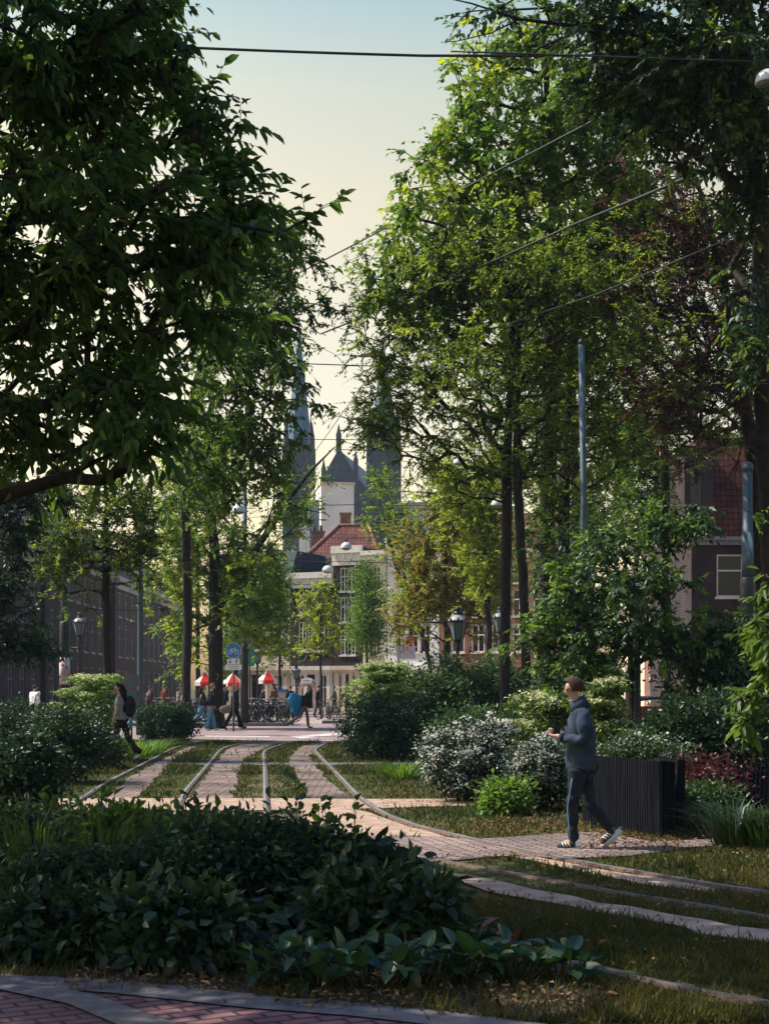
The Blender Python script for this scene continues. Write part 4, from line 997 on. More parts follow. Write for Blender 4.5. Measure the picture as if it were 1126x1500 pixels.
# slatted steel screens by the path, gate posts, arched shelter
def screen(label, a, b, h, name='slatted_screen'):
    a = np.array(a); b = np.array(b); L = float(np.linalg.norm(b-a)); ang = math.atan2(b[1]-a[1], b[0]-a[0])
    r = thing(name, label, 'fence panel', (a[0], a[1], 0), ang, 'dark slatted screens by the path')
    mb = MB(); n = int(L/0.05)
    for i in range(n):
        x = (i+.5)*L/n; mb.box(x-.016, x+.016, -.025, .0, .03, h-.002)
    mb.build('slats', M['fence'], r)
    mb = MB(); mb.box(0, L, .004, .05, h-.10, h-.03); mb.box(0, L, .004, .05, .15, .22); mb.box(0,.05,.004,.06,-.05,h+.01); mb.box(L-.05,L,.004,.06,-.05,h+.01); mb.box(0, L, .0041, .03, .222, h-.102); mb.build('frame', M['fence'], r)
    return r
screen('dark slatted screen right behind the walking man', G(856, 1209)+np.array([0, .1]), G(974, 1232)+np.array([0, .1]), 0.86)
A = G(974, 1232)+np.array([0.02, .1]); screen('short end panel of the dark screen behind the walking man, seen nearly edge on', A, A+np.array([0.22, 1.6]), 0.86)
screen('dark slatted gate panel at the right edge of the turf', G(1086, 1196), G(1190, 1200), 0.62)
for lab, px_, yb, h in (('dark iron gate post close behind the end of the big screen', 981, 1222, .80), ('second dark iron gate post, just right of the first', 996, 1216, .80), ('dark iron post left of the gate panel at the right edge', 1076, 1200, .66)):
    r = thing('gate_post', lab, 'post', (*G(px_, yb), 0), 0, 'gate posts by the path'); mb = MB(); mb.box(-.045,.045,-.045,.045,-.05,h); mb.build('shaft', M['fence'], r); mb = MB(); mb.lathe([(.06,h+.002),(.06,h+.03),(.01,h+.07)], 4, 0, (0,0,0), False, PI/4); mb.build('cap', M['fence'], r)
sh = thing('arched_shelter', 'low arched iron shelter with an orange back panel behind the shrubs', 'shelter', at(963, 27), 0)
mb = MB(); hw = 1.08; zt = zat(1022, 27); zs = zat(1047, 27)
for y in (-.5, 0.3, 1.1):
    pts = [(-hw+2*hw*i/16, y, zs+(zt-zs)*math.sin(PI*i/16)**.7) for i in range(17)]; mb.tube(pts, .022, 5)
for i in range(0, 17, 1):
    x = -hw+2*hw*i/16; z = zs+(zt-zs)*math.sin(PI*i/16)**.7; mb.tube([(x,-.5,z+.02),(x,1.1,z+.02)], .014, 4)
for x in (-hw, hw):
    for y in (-.5, 1.1): mb.tube([(x,y,-.05),(x,y,zs)], .03, 6)
mb.build('iron_arch', M['iron'], sh)
mb = MB()
for i in range(16):
    x0 = -.9+1.8*i/16; mb.box(x0, x0+.105, 1.0, 1.04, .45, zs+.15)
mb.build('orange_panel', mat_noise('orange_panel', (.30,.085,.05), (.42,.13,.075), 2, .7), sh)
tb = thing('cafe_table', 'pale round cafe table in front of the arched shelter', 'table', at(925, 25.5))
mb = MB(); mb.lathe([(.3,.71),(.3,.74),(.02,.742)], 16); mb.build('top', M['white_metal'], tb); mb = MB(); mb.lathe([(.2,0),(.18,.03),(.025,.06),(.025,.708)], 10); mb.build('pedestal', M['iron'], tb)

# ------------------------------------------------------------------ bicycles
def bicycle(label, cat='bicycle'):
    r = thing('bicycle', label, cat, (0, 0, 0), 0, 'bicycles parked along the kerb')
    for x in (-.53, .53):
        mb = MB(); n = 22
        mb.tube([(x+.33*math.cos(2*PI*i/n), 0, .34+.33*math.sin(2*PI*i/n)) for i in range(n+1)], .022, 5, 0, False)
        w = mb.build('wheel', M['iron'], r)
        mb = MB()
        for i in range(10): g = 2*PI*i/10; mb.tube([(x,0,.34),(x+.32*math.cos(g),0,.34+.32*math.sin(g))], .004, 3, 0, False)
        mb.ell((x,0,.34), (.04,.05,.04), 6, 4); mb.build('spokes', M['iron'], w)
    mb = MB()
    for a, b, q in (((-.53,.0,.34),(-.08,0,.30),.013),((-.08,0,.30),(-.2,0,.82),.017),((-.53,0,.34),(-.18,0,.72),.011),((-.08,0,.30),(.36,0,.72),.02),((-.17,0,.70),(.36,0,.82),.018),((.36,0,.86),(.40,0,.66),.022),((.40,0,.66),(.53,0,.34),.016),((.36,0,.84),(.34,0,1.02),.013)): mb.tube([a, b], q, 6)
    mb.tube([(-.86,0,.5),(-.7,0,.68),(-.53,0,.72),(-.3,0,.66)], .015, 4); mb.build('frame', None or M['bike'], r)
    mb = MB(); mb.tube([(.2,.30,1.0),(.30,.24,1.06),(.36,0,1.04),(.30,-.24,1.06),(.2,-.30,1.0)], .014, 6); mb.build('handlebar', M['steel_dull'], r)
    mb = MB(); mb.ell((-.22,0,.88), (.14,.08,.045), 10, 6); mb.tube([(-.2,0,.8),(-.21,0,.87)], .014, 5); mb.build('saddle', M['iron'], r)
    mb = MB(); mb.box(-.82,-.36,-.07,.07,.715,.735); mb.tube([(-.75,.06,.72),(-.55,.06,.36)], .008, 4); mb.tube([(-.75,-.06,.72),(-.55,-.06,.36)], .008, 4); mb.build('carrier', M['iron'], r)
    mb = MB(); mb.ell((.44,0,.80), (.05,.05,.05), 8, 6); mb.build('headlamp', M['white_metal'], r)
    return r
M['bike'] = mat_noise('bike_paint', (.02,.03,.045), (.05,.06,.08), 2, .35)
bk = bicycle('dark city bicycle in the parked row')
spots = []
for i in range(9): spots.append((220+i*8.5+rng.normal(0, 2), 66+rng.normal(0, .8), 'dark bicycle in the parked cluster left of the elm trunk', 'bicycles parked left of the elm'))
for i in range(15): spots.append((352+i*5.2+rng.normal(0, 1), 62.6+2.5*rng.random(), 'dark bicycle in the dense parked row right of the cycle sign', 'bicycles parked right of the cycle sign'))
for i in range(6): spots.append((264+i*9, 63.5+rng.random(), 'dark bicycle parked behind the people at the kerb', 'bicycles parked behind the walkers'))
for i in range(3): spots.append((474+i*8, 74+rng.random(), 'dark bicycle parked before the shop pilasters', 'bicycles parked before the shops'))
for i, (px_, d_, lab, grp) in enumerate(spots):
    o = bk if i == 0 else copy_tree(bk)
    o.location = at(px_, d_, 0.15 if d_ < 67 and px_ < 430 else 0.02); a = rng.normal(PI/2, .35) if i % 3 else rng.normal(0.2, .3)
    o.rotation_euler = (0.08*rng.normal(), 0, a); o['label'] = lab; o['group'] = grp

# ------------------------------------------------------------------ people
def skin(verts, edges, radii, root=0, sub=2):
    me = bpy.data.meshes.new('tmp'); me.from_pydata([tuple(map(float, v)) for v in verts], edges, [])
    ob = bpy.data.objects.new('tmp', me); COL.objects.link(ob)
    ob.modifiers.new('s', 'SKIN'); sl = me.skin_vertices[0].data
    for i, r in enumerate(radii):
        sl[i].radius = (r, r) if not hasattr(r, '__len__') else r; sl[i].use_root = (i == root)
    ob.modifiers['s'].use_smooth_shade = True
    s = ob.modifiers.new('u', 'SUBSURF'); s.levels = sub; s.render_levels = sub
    dg = bpy.context.evaluated_depsgraph_get(); ev = ob.evaluated_get(dg); out = bpy.data.meshes.new_from_object(ev)
    bpy.data.objects.remove(ob); bpy.data.meshes.remove(me)
    out.polygons.foreach_set('use_smooth', np.ones(len(out.polygons), bool)); out.materials.clear()
    return out
class Chain:
    def __init__(s): s.v = []; s.e = []; s.r = []
    def p(s, pos, r, prev=None):
        s.v.append(np.array(pos, float)); s.r.append(r)
        if prev is not None: s.e.append((prev, len(s.v)-1))
        return len(s.v)-1
    def mesh(s, sub=2, root=0): return skin(s.v, s.e, s.r, root, sub)
M['skin'] = mat_plain('skin', (.40,.24,.18), .55, 0, .35, .1)
def cloth(c, v=.25): 
    k = 'cloth_%d_%d_%d' % tuple(int(x*255) for x in c)
    if k not in M: M[k] = mat_noise(k, tuple(x*(1-v) for x in c), tuple(x*(1+v) for x in c), 6, .9, .25, 0, .1)
    return M[k]
def folds(me, amp):
    n = len(me.vertices); co = np.zeros(n*3, np.float32); me.vertices.foreach_get('co', co); co = co.reshape(-1, 3)
    no = np.zeros(n*3, np.float32); me.vertex_normals.foreach_get('vector', no); no = no.reshape(-1, 3)
    d = np.zeros(n)
    for i in range(5):
        k = rng.normal(0, 1, 3)*np.array([14, 14, 26]); d += np.sin(co@k+rng.random()*6)
    me.vertices.foreach_set('co', (co+no*(amp*d/2.5)[:, None]).astype(np.float32).ravel()); me.update()
def person(label, loc, rz, J, col, hair='short', haircol=(.05,.03,.025), jac=1.0, flare=0.0, sleeves='long', sc=1.0, bulk=1.0, headyaw=0.0, belly=0.0):
    """J: joints in metres, forward = +x, left = +y"""
    root = thing('person', label, 'person', loc, rz); root.scale = (sc, sc, sc)
    c = Chain(); g = lambda k: np.array(J[k], float)
    pel, chest, neck, head = g('pelvis'), g('chest'), g('neck'), g('head')
    cy, sy = math.cos(headyaw), math.sin(headyaw)
    fw = np.array([cy, sy, 0]); up = unit(head-neck)
    i0 = c.p(pel, .105); i1 = c.p(pel*.5+chest*.5, .11, i0); i2 = c.p(chest, .115, i1); i3 = c.p(neck, .058, i2)
    i4 = c.p(neck*.4+head*.6-fw*.01, .056, i3); i5 = c.p(head-up*.045+fw*.02, .072, i4); i6 = c.p(head+up*.03+fw*.004, .088, i5); i7 = c.p(head+up*.085-fw*.008, .066, i6)
    n_ = c.p(head-up*.02+fw*.105, .012, i5)
    lft = np.array([-sy, cy, 0])
    c.p(head-up*.01+lft*.09-fw*.012, .017, i6); c.p(head-up*.01-lft*.09-fw*.012, .017, i6)
    for s in 'LR':
        a = c.p(g('sh'+s), .06, i2); b = c.p(g('el'+s), .043, a); w = c.p(g('wr'+s), .028, b)
        d = unit(g('wr'+s)-g('el'+s)); t = np.cross(d, np.array([1, 0, 0]) if abs(d[0]) < .8 else np.array([0, 0, 1])); t = unit(t); n3 = np.cross(t, d)
        pm = c.p(g('wr'+s)+d*.055, (.036, .016), w)
        for q, ln in ((-.027,.070),(-.009,.082),(.009,.078),(.027,.062)):
            k1 = c.p(g('wr'+s)+d*.095+t*q, .0085, pm); k2 = c.p(g('wr'+s)+d*(.095+ln*.55)+t*q+n3*.012, .008, k1); c.p(g('wr'+s)+d*(.095+ln*.85)+t*q+n3*.035, .0065, k2)
        k1 = c.p(g('wr'+s)+d*.05+t*.042+n3*.01, .010, pm); c.p(g('wr'+s)+d*.085+t*.055+n3*.025, .008, k1)
    for s in 'LR':
        a = c.p(g('hip'+s), .06, i0); b = c.p(g('kn'+s), .042, a); k = c.p(g('an'+s), .035, b); c.p(g('an'+s)*.4+g('toe'+s)*.6, .032, k)
    me = c.mesh(2); me.materials.append(M['skin']); link('body', me, root)
    # jacket
    c = Chain(); B = bulk
    low = pel+np.array([0, 0, -.10*max(jac, .7)+.02])
    i0 = c.p(pel*.4+chest*.6+np.array([belly*.6, 0, 0]), .158*B+belly*.5); i1 = c.p(pel*.9+chest*.1+np.array([belly, 0, 0]), .165*B+belly*.6, i0); c.p(low+np.array([belly*.4, 0, 0]), .168*B, i1)
    i2 = c.p(chest+np.array([0, 0, .03]), .155*B, i0); c.p(neck-np.array([0, 0, .015])-fw*.01, .075, i2)
    for s in 'LR':
        a = c.p(g('sh'+s), .078*B, i2)
        if sleeves == 'long':
            b = c.p(g('el'+s), .066*B, a); c.p(g('wr'+s)*.97+g('el'+s)*.03, .046*B, b)
        else: c.p(g('sh'+s)*.45+g('el'+s)*.55, .068, a)
    me = c.mesh(2); folds(me, .014); me.materials.append(col['top']); link('jacket' if sleeves == 'long' else 't_shirt', me, root)
    # trousers
    c = Chain(); i0 = c.p(pel+np.array([0, 0, .04]), .128)
    for s in 'LR':
        a = c.p(g('hip'+s)*.9+g('kn'+s)*.1, .095, i0); m_ = c.p(g('hip'+s)*.5+g('kn'+s)*.5, .082, a); b = c.p(g('kn'+s), .066+flare*.3, m_); k = c.p(g('an'+s)*.8+g('kn'+s)*.2, .056+flare, b); c.p(g('an'+s)-unit(g('kn'+s)-g('an'+s))*.02, .056+flare*1.25, k)
    me = c.mesh(2); folds(me, .010); me.materials.append(col['legs']); tr = link('trousers', me, root)
    if 'stripe' in col:
        for s, sg_ in (('L', 1), ('R', -1)):
            mb = MB(); pts = [g('hip'+s)*.8+g('kn'+s)*.2, g('hip'+s)*.5+g('kn'+s)*.5, g('kn'+s), g('kn'+s)*.5+g('an'+s)*.5, g('an'+s)]
            dd = unit(g('kn'+s)-g('hip'+s)); bk_ = np.array([-.02, sg_*.0, 0]); off = [np.array([.052*sx_ if False else 0, 0, 0]) for sx_ in range(5)]
            pts = [p+np.array([0.035, sg_*r_, 0]) for p, r_ in zip(pts, (.088, .078, .060, .054, .052))]
            mb.tube(pts, .007, 5); mb.build('stripe', col['stripe'], tr)
    for s in 'LR':
        an, toe = g('an'+s), g('toe'+s); d = unit(toe-an); heel = an-d*.02
        c = Chain(); u_ = g('kn'+s)-an; u_ = unit(u_)
        sole = -u_*.045
        f_ = unit(d-u_*np.dot(d, u_))
        a0 = c.p(an+sole*.6-f_*.045, .040); a1 = c.p(an+f_*.05+sole*.75, .044, a0); a2 = c.p(an+f_*.13+sole*1.1, .042, a1); c.p(an+f_*.195+sole*1.25, .030, a2); c.p(an+u_*.02, .048, a0)
        me = c.mesh(1); me.materials.append(col['shoe']); so = link('shoe', me, root)
        if 'shoestripe' in col:
            for q in (.045, .075, .105):
                for sg_ in (-1, 1):
                    lat = unit(np.cross(f_, u_))*sg_*.043
                    mb = MB(); mb.tube([an+f_*q+lat+sole*1.2, an+f_*(q+.02)+lat*.75+sole*.1], .007, 4); mb.build('stripe', col['shoestripe'], so)
            mb = MB(); mb.tube([an-f_*.065+sole*1.75, an+f_*.1+sole*1.85, an+f_*.2+sole*1.75], [.03, .036, .028], 8); mb.build('sole', M['white_metal'], so)
    # hair
    hm = cloth(haircol, .3); mb = MB(); hc = head+up*.03-fw*.022
    mb.ell((0, 0, 0), (.104, .089, .103), 28, 18)
    v = []
    keep = []
    for p in mb.v:
        q = np.array(p); q = q*(1+.035*math.sin(q[0]*90+q[1]*60)*math.sin(q[2]*80+q[1]*50)+.02*rng.normal()); v.append(hc+fw*q[0]+lft*q[1]+up*q[2]); keep.append(not (q[0] > .035 and q[2] < .045) and not (q[2] < -.055))
    f2 = [f for f in mb.f if all(keep[i] for i in f)]
    m2 = MB(); m2.add(v, f2, 0, True)
    if hair == 'long':
        m2.tube([hc-fw*.03+up*.02, hc-fw*.075-up*.10, hc-fw*.07-up*.24, hc-fw*.06-up*.33], [.085, .085, .07, .03], 10)
    if hair == 'bun': m2.ell(tuple(hc-fw*.10+up*.05), (.05, .05, .05), 8, 6)
    if hair != 'none': m2.build('hair', hm, root)
    mb = MB()
    for q in (-.032, .032): mb.ell(tuple(head+up*.012+fw*.082+lft*q), (.010, .010, .008), 6, 4)
    mb.build('eyes', M['iron'], root)
    return root
def stance(th=(.3, -.3), kn=(.1, .35), arm=((.3, .3), (-.3, .3)), lean=.03, hipw=.085, shw=.185):
    J = {'pelvis': (0, 0, .95), 'chest': (lean, 0, 1.30), 'neck': (lean*1.3, 0, 1.49), 'head': (lean*1.3+.03, 0, 1.64)}
    low = 9
    for i, s in enumerate('LR'):
        y = hipw if s == 'L' else -hipw; a = th[i]; b = a-kn[i]
        h = np.array([0, y, .92]); k = h+.43*np.array([math.sin(a), 0, -math.cos(a)]); n = k+.43*np.array([math.sin(b), 0, -math.cos(b)])
        foot = b*.9
        t = n+np.array([.19*math.cos(foot), 0, .19*math.sin(foot)-.05]); J['hip'+s], J['kn'+s], J['an'+s], J['toe'+s] = h, k, n, t
        low = min(low, n[2]-.075, t[2]-.03)
        y = shw if s == 'L' else -shw; u, e = arm[i]; S_ = np.array([lean, y, 1.42]); E = S_+.29*np.array([math.sin(u), .12*np.sign(y), -math.cos(u)]); Wr = E+.25*np.array([math.sin(u+e), 0, -math.cos(u+e)])
        J['sh'+s], J['el'+s], J['wr'+s] = S_, E, Wr
    return {k: np.array(v, float)-np.array([0, 0, low]) for k, v in J.items()}
navy, black = cloth((.018,.024,.036)), cloth((.014,.014,.018)); jeans = cloth((.10,.22,.32)); dkcoat = cloth((.022,.022,.028)); beige = cloth((.34,.27,.22)); white = cloth((.62,.62,.62))
# the walking man in front: forward is towards the left of the photograph, joints measured there
dm = F0*EYE/(1243-HY); pm = dm/F0
def mj(px, py, y): return (-(px-845)*pm, y, (1243-py)*pm)
Jm = {'pelvis': mj(850,1124,0), 'chest': mj(850,1062,0), 'neck': mj(844,1034,0), 'head': mj(839,1009,0),
      'hipL': mj(847,1128,.085), 'knL': mj(838,1184,.08), 'anL': mj(842,1231,.08), 'toeL': mj(815,1238,.09),
      'hipR': mj(854,1128,-.085), 'knR': mj(862,1180,-.08), 'anR': mj(893,1213,-.08), 'toeR': mj(886,1240,-.08),
      'shL': mj(857,1048,.19), 'elL': mj(858,1084,.24), 'wrL': mj(823,1079,.14), 'shR': mj(846,1048,-.18), 'elR': mj(848,1084,-.22), 'wrR': mj(822,1076,-.06)}
man = person('man in grey blue hooded jacket and dark striped track trousers, walking left in front', at(845, dm), PI-0.25, Jm, {'top': cloth((.034,.05,.078), .35), 'legs': navy, 'shoe': cloth((.03,.035,.045)), 'stripe': mat_plain('stripe_blue', (.09,.24,.34), .7), 'shoestripe': M['white_paint']}, 'short', (.055,.032,.026), 1.0, 0, sc=1.0, bulk=1.06, headyaw=-0.35)
for w_, e_ in (('wrL', 'elL'), ('wrR', 'elR')):
    q1, q2 = np.array(Jm[w_]), np.array(Jm[e_]); cf = MB(); cf.tube([q1*.99+q2*.01, q1*.86+q2*.14], .047, 12); cf.build('cuff', cloth((.03,.04,.058), .3), man)
hd = MB(); hd.tube([np.array(mj(836,1036,0)), np.array(mj(852,1032,0)), np.array(mj(858,1040,0))], [.07,.105,.07], 10); hd.build('hood', cloth((.034,.05,.078), .35), man)
ph = thing('phone', 'small dark phone held in front of the walking man', 'phone', at(815, dm-.02, (1243-1076)*pm)); mb = MB(); mb.box(-.035,.035,-.01,.0,-.005,.075); mb.build('case', M['iron'], ph); mb = MB(); mb.box(-.031,.031,-.0125,-.0105,.002,.068); mb.build('screen', M['glass'], ph)
# others
def feet(px, py): return (*G(px, py), 0.0)
w1 = person('woman in black with pale T-shirt sleeves and dark backpack, walking left by the dark hedge', feet(178,1115), PI, stance((.32,-.34),(.05,.25),((.15,.15),(-.1,.15))), {'top': cloth((.22,.23,.25)), 'legs': black, 'shoe': white}, 'long', (.012,.011,.013), .2, .03, sleeves='short', sc=1.0)
mb = MB(); mb.ell((-.2,0,1.25), (.13,.17,.25), 12, 8); mb.build('backpack', dkcoat, w1); mb = MB(); mb.ell((0.0,0,1.2), (.155,.17,.22), 12, 8); mb.build('vest', black, w1)
mb = MB(); mb.lathe([(.035,.72),(.04,.9),(.02,.95)], 8, 0, (-.25,.2,0)); mb.build('bottle', mat_plain('teal_bottle', (.03,.2,.25)), w1)
person('dark haired person in dark jacket and flared jeans, left of the walking pair', feet(296,1071), 0.1, stance((.35,-.42),(.05,.2),((-.2,.2),(.25,.3))), {'top': dkcoat, 'legs': jeans, 'shoe': black}, 'long', (.03,.02,.018), 1.6, .045, sc=1.02)
person('light brown haired person in dark jacket and wide jeans, right of the walking pair', feet(309,1071), 0.1, stance((.15,-.15),(.02,.12),((.1,.2),(-.2,.2))), {'top': dkcoat, 'legs': jeans, 'shoe': white}, 'short', (.14,.085,.05), 1.4, .05, sc=1.03)
w3 = person('blonde woman in a long dark coat and wide black trousers carrying a tan bag', feet(343,1070), 0.0, stance((.36,-.36),(.05,.2),((-.35,.1),(.2,.4))), {'top': dkcoat, 'legs': black, 'shoe': black}, 'bun', (.42,.29,.16), 2.0, .05, sc=1.02)
mb = MB(); mb.ell((-.32,-.18,.82), (.24,.09,.17), 12, 8); mb.tube([(-.2,-.18,.95),(-.05,-.2,1.1)], .015, 5); mb.build('tan_bag', cloth((.24,.17,.12)), w3)
w4 = person('stout bald man in black top carrying a huge blue sack on his back', feet(447,1067), 0.0, stance((.22,-.45),(.15,.55),((.15,.5),(-.2,.4)), .08), {'top': black, 'legs': cloth((.13,.085,.08)), 'shoe': black}, 'none', (.1,.08,.07), .5, .01, sc=1.0, bulk=1.12, belly=.08)
mb = MB(); mb.tube([(-.34,0,.42),(-.36,0,.75),(-.40,0,1.1),(-.36,0,1.38),(-.33,0,1.44)], [.06,.19,.31,.30,.14], 14); mb.build('blue_sack', cloth((.02,.19,.36), .2), w4)
person('person in a beige top standing by the bicycles, left one of two', at(263, 67, .0), -.4, stance((.05,-.05),(0,0),((.3,.9),(.1,.3))), {'top': beige, 'legs': black, 'shoe': black}, 'long', (.04,.025,.02), .9, 0)
p2 = person('person in a pale beige coat with a white bag by the parked bicycles', at(273, 65.5, .0), 2.6, stance((.05,-.05),(0,0),((.1,.3),(.1,.2))), {'top': beige, 'legs': cloth((.2,.2,.2)), 'shoe': black}, 'short', (.04,.025,.02), 1.6, 0)
mb = MB(); mb.box(-.14,-.08,-.35,.12,.25,.75); mb.build('white_bag', whitem, p2)
person('person in a white shirt standing in front of the left houses', at(50, 55), 1.0, stance((.1,-.1),(0,0.1),((.1,.3),(-.1,.2))), {'top': white, 'legs': navy, 'shoe': black}, 'short', (.05,.03,.03), .4, 0)
person('person in dark clothes beside the board with the blue top', at(426, 74), 2.2, stance((.1,-.1),(0,0.1),((.1,.6),(-.1,.4))), {'top': dkcoat, 'legs': black, 'shoe': black}, 'short', (.08,.05,.04), .6, 0)
person('person in dark clothes near the round sign backs, left of the bicycles', at(218, 60), 0.6, stance((.1,-.1),(0,0.1),((.1,.3),(-.1,.2))), {'top': cloth((.06,.04,.045)), 'legs': black, 'shoe': black}, 'short', (.06,.04,.03), .6, 0, sc=.98)
person('person in a bright red top among the shrubs behind the paired trunks', at(748, 46), 2.6, stance((.1,-.1),(0,0.1),((.1,.6),(-.1,.4))), {'top': cloth((.62,.06,.04)), 'legs': navy, 'shoe': black}, 'none', (.1,.06,.04), .6, 0)
pb = person('person in a blue jacket and pale cap in the dark foliage at the right', at(1053, 27), 2.4, stance((.1,-.1),(0,0.1),((.2,.7),(-.1,.4))), {'top': cloth((.02,.11,.24)), 'legs': navy, 'shoe': black}, 'none', (.1,.06,.04), .7, 0, sc=1.0, bulk=1.2)
mb = MB(); mb.ell((.05,0,1.74), (.12,.11,.07), 12, 6); mb.build('cap', white, pb)
def rider(label, px, d, rz):
    o = copy_tree(bk); o.location = at(px, d, .02); o.rotation_euler = (0, 0, rz); o['label'] = 'dark bicycle being ridden by the person in dark clothes near the shop pilasters'; o['group'] = 'bicycles being ridden'
    J = {'pelvis': (-.2,0,.98), 'chest': (-.08,0,1.32), 'neck': (-.03,0,1.5), 'head': (0,0,1.65), 'hipL': (-.2,.09,.96), 'hipR': (-.2,-.09,.96), 'knL': (.18,.1,.78), 'anL': (0.0,.1,.42), 'toeL': (.15,.1,.35), 'knR': (.08,-.1,.6), 'anR': (-.1,-.1,.22), 'toeR': (.06,-.1,.16), 'shL': (-.06,.19,1.43), 'shR': (-.06,-.19,1.43), 'elL': (.06,.28,1.2), 'elR': (.06,-.28,1.2), 'wrL': (.2,.28,1.05), 'wrR': (.2,-.28,1.05)}
    person(label, at(px, d, .02), rz, J, {'top': dkcoat, 'legs': black, 'shoe': black}, 'short', (.03,.02,.02), .5, 0)
rider('cyclist in dark clothes riding away in front of the shop pilasters', 510, 72, 1.75)

crowd = [(384, 71, 'person in dark clothes standing among the bicycles right of the lantern', dkcoat, black, .4), (402, 77, 'person in a brown top near the small green tree on the square', cloth((.12,.07,.05)), navy, 2.5), (328, 73, 'person in a dark blue top behind the blonde woman', navy, black, 1.2), (466, 80, 'person in black walking past the arched shop porch', black, navy, 0.1), (490, 84, 'person in a grey top before the shop windows', cloth((.14,.14,.15)), black, 3.0), (240, 70, 'person in a dark red top by the left bicycles', cloth((.12,.03,.03)), navy, .8)]
for px_, d_, lab, tp_, lg_, rz_ in crowd:
    person(lab, at(px_, d_, .02), rz_, stance((.2, -.2), (.05, .2), ((.2, .5), (-.15, .3))), {'top': tp_, 'legs': lg_, 'shoe': black}, 'short', (.05,.035,.025), .8, 0, sc=.97+.08*random.random())
# ------------------------------------------------------------------ trees
def tr(*pts): return [P(px, py, d) if py is not None else np.array([(px-CX)/F0*d, d, 0.0]) for px, py, d in pts]
# big near tree at the left
d = 12
tree('huge near tree with big drooping dark green leaves filling the upper left', 'tree', tr((-330,None,12),(-320,800,12),(-250,500,12.3),(-200,150,12.5),(-180,-200,12.5)), 0.30,
     [blob(40,130,200,190,12,1.6), blob(130,390,220,150,12,1.8), blob(290,330,80,90,11.8,0.8), blob(30,590,200,95,12,1.5), blob(190,580,70,70,11.6,.8), blob(150,80,90,110,12,1.0), blob(300,200,35,60,12.2,.5), blob(345,280,45,35,11.9,.5,.8), blob(370,300,28,22,11.8,.3,.8), blob(320,180,28,30,12,.35,.7), blob(250,110,50,50,12,.6), blob(340,370,35,40,11.8,.4,.7), blob(225,40,25,40,12.1,.4,.6), blob(270,470,40,50,11.8,.5,.7), blob(190,640,40,40,11.5,.5), blob(-250,250,260,330,12.5,2.2,.5), blob(20,-180,220,160,12,1.8,.7), (np.array([-5.6, 10.8, 9.6]), np.array([2.6, 2.4, 1.2]), .8), (np.array([-8.4, 11.2, 8.8]), np.array([2.2, 2.2, 1.3]), 1.0), (np.array([-7.0, 7.4, 8.6]), np.array([2.2, 2.2, 1.2]), .8), (np.array([-3.2, 8.0, 9.2]), np.array([1.6, 2.0, .9]), .8)],  # last crown masses hang out of view, added to shade bed and street
     1800, 25, 0.14, 0.112, 0.045, 'lf_ash', near=True, tw=(4, 10, .42), droop=0.9, step=0.3, shell=0.5, pen=0.2, spray=.2,
     limbs=[(tr((-250,800,12.2),(-120,770,12),(20,722,11.8),(95,700,11.6),(150,704,11.5),(188,686,11.4),(205,660,11.3)), (.10,.085,.06,.05,.045,.03,.015)), (tr((95,700,11.6),(130,680,11.7),(165,665,11.8)), (.03,.025,.01)), (tr((20,722,11.8),(-20,740,11.7),(-60,745,11.6)), (.04,.03,.02))])
tree('slim tree behind the big left one, its airy crown edging the sky gap', 'tree', tr((272,None,50),(275,900,50),(270,700,48),(290,560,42),(330,470,37),(370,400,34)), 0.16,
     [blob(395,380,50,55,34,1.1), blob(405,450,45,55,34,1.2,.9), blob(350,500,90,110,34,1.6), blob(330,410,60,60,34,1.0), blob(415,540,35,75,34,1.0,.5), blob(360,620,80,80,34,1.4), blob(300,690,60,70,34,1.2,.8), blob(470,440,22,26,34,.5,.6), blob(430,350,25,30,34,.5,.6), blob(455,385,20,20,34,.4,.5), blob(390,690,50,40,34,.9,.7)],
     720, 48, 0.17, 0.12, 0.06, 'lf_mid', droop=0.7, step=0.33, sublm='lf_fresh', shell=.65, tw=(5, 8, .40))
tree('thick dark elm with a leaning limb behind the cycle sign', 'tree', tr((316,None,58),(316,900,58),(314,800,58),(305,700,58),(300,620,58)), 0.33,
     [blob(290,720,60,90,58,2.0,.8), blob(380,870,45,80,57,2.0), blob(330,830,70,60,58,2.0,.8), blob(425,740,45,60,57,1.6,.5), blob(260,800,45,80,58,2,.7), blob(270,930,30,70,58,1.5,.8), blob(310,640,60,40,58,1.5,.6)],
     640, 64, 0.30, 0.13, 0.08, 'lf_fresh', droop=0.5, step=0.5, sublm='lf_lime', tw=(6, 11, .7),
     limbs=[(tr((318,890,58),(345,850,57.6),(385,790,57),(420,735,56.6),(455,690,56.3),(490,655,56)), (.22,.17,.13,.10,.06,.02)), (tr((420,735,56.6),(440,745,56.4),(475,752,56.2)), (.05,.035,.01)), (tr((385,790,57),(400,740,57),(405,690,57)), (.05,.03,.01))])
tree('dark small tree at the left edge drooping before the brick houses', 'tree', tr((-60,None,33),(-55,950,33),(-40,850,33),(-20,760,33)), 0.1,
     [blob(0,930,60,45,33,.9), blob(40,945,40,25,33,.6), blob(-10,850,50,50,33,.9), blob(20,770,50,45,33,.9), blob(10,715,60,32,33,.9), blob(75,725,40,25,33,.7)], 330, 40, .15, .11, .055, 'lf_dark', droop=0.8, step=0.3, tw=(5, 9, .36))
tree('thin bronze foliaged tree between the left houses and the elm', 'tree', tr((290,None,84),(290,900,84),(288,780,84),(286,690,84)), 0.16,
     [blob(285,700,60,60,84,2.2), blob(265,790,40,60,84,2.0), blob(330,730,45,70,84,2), blob(270,860,35,60,84,2)], 220, 50, 0.36, 0.12, 0.07, 'lf_bronze', step=0.6, sublm='lf_lime')
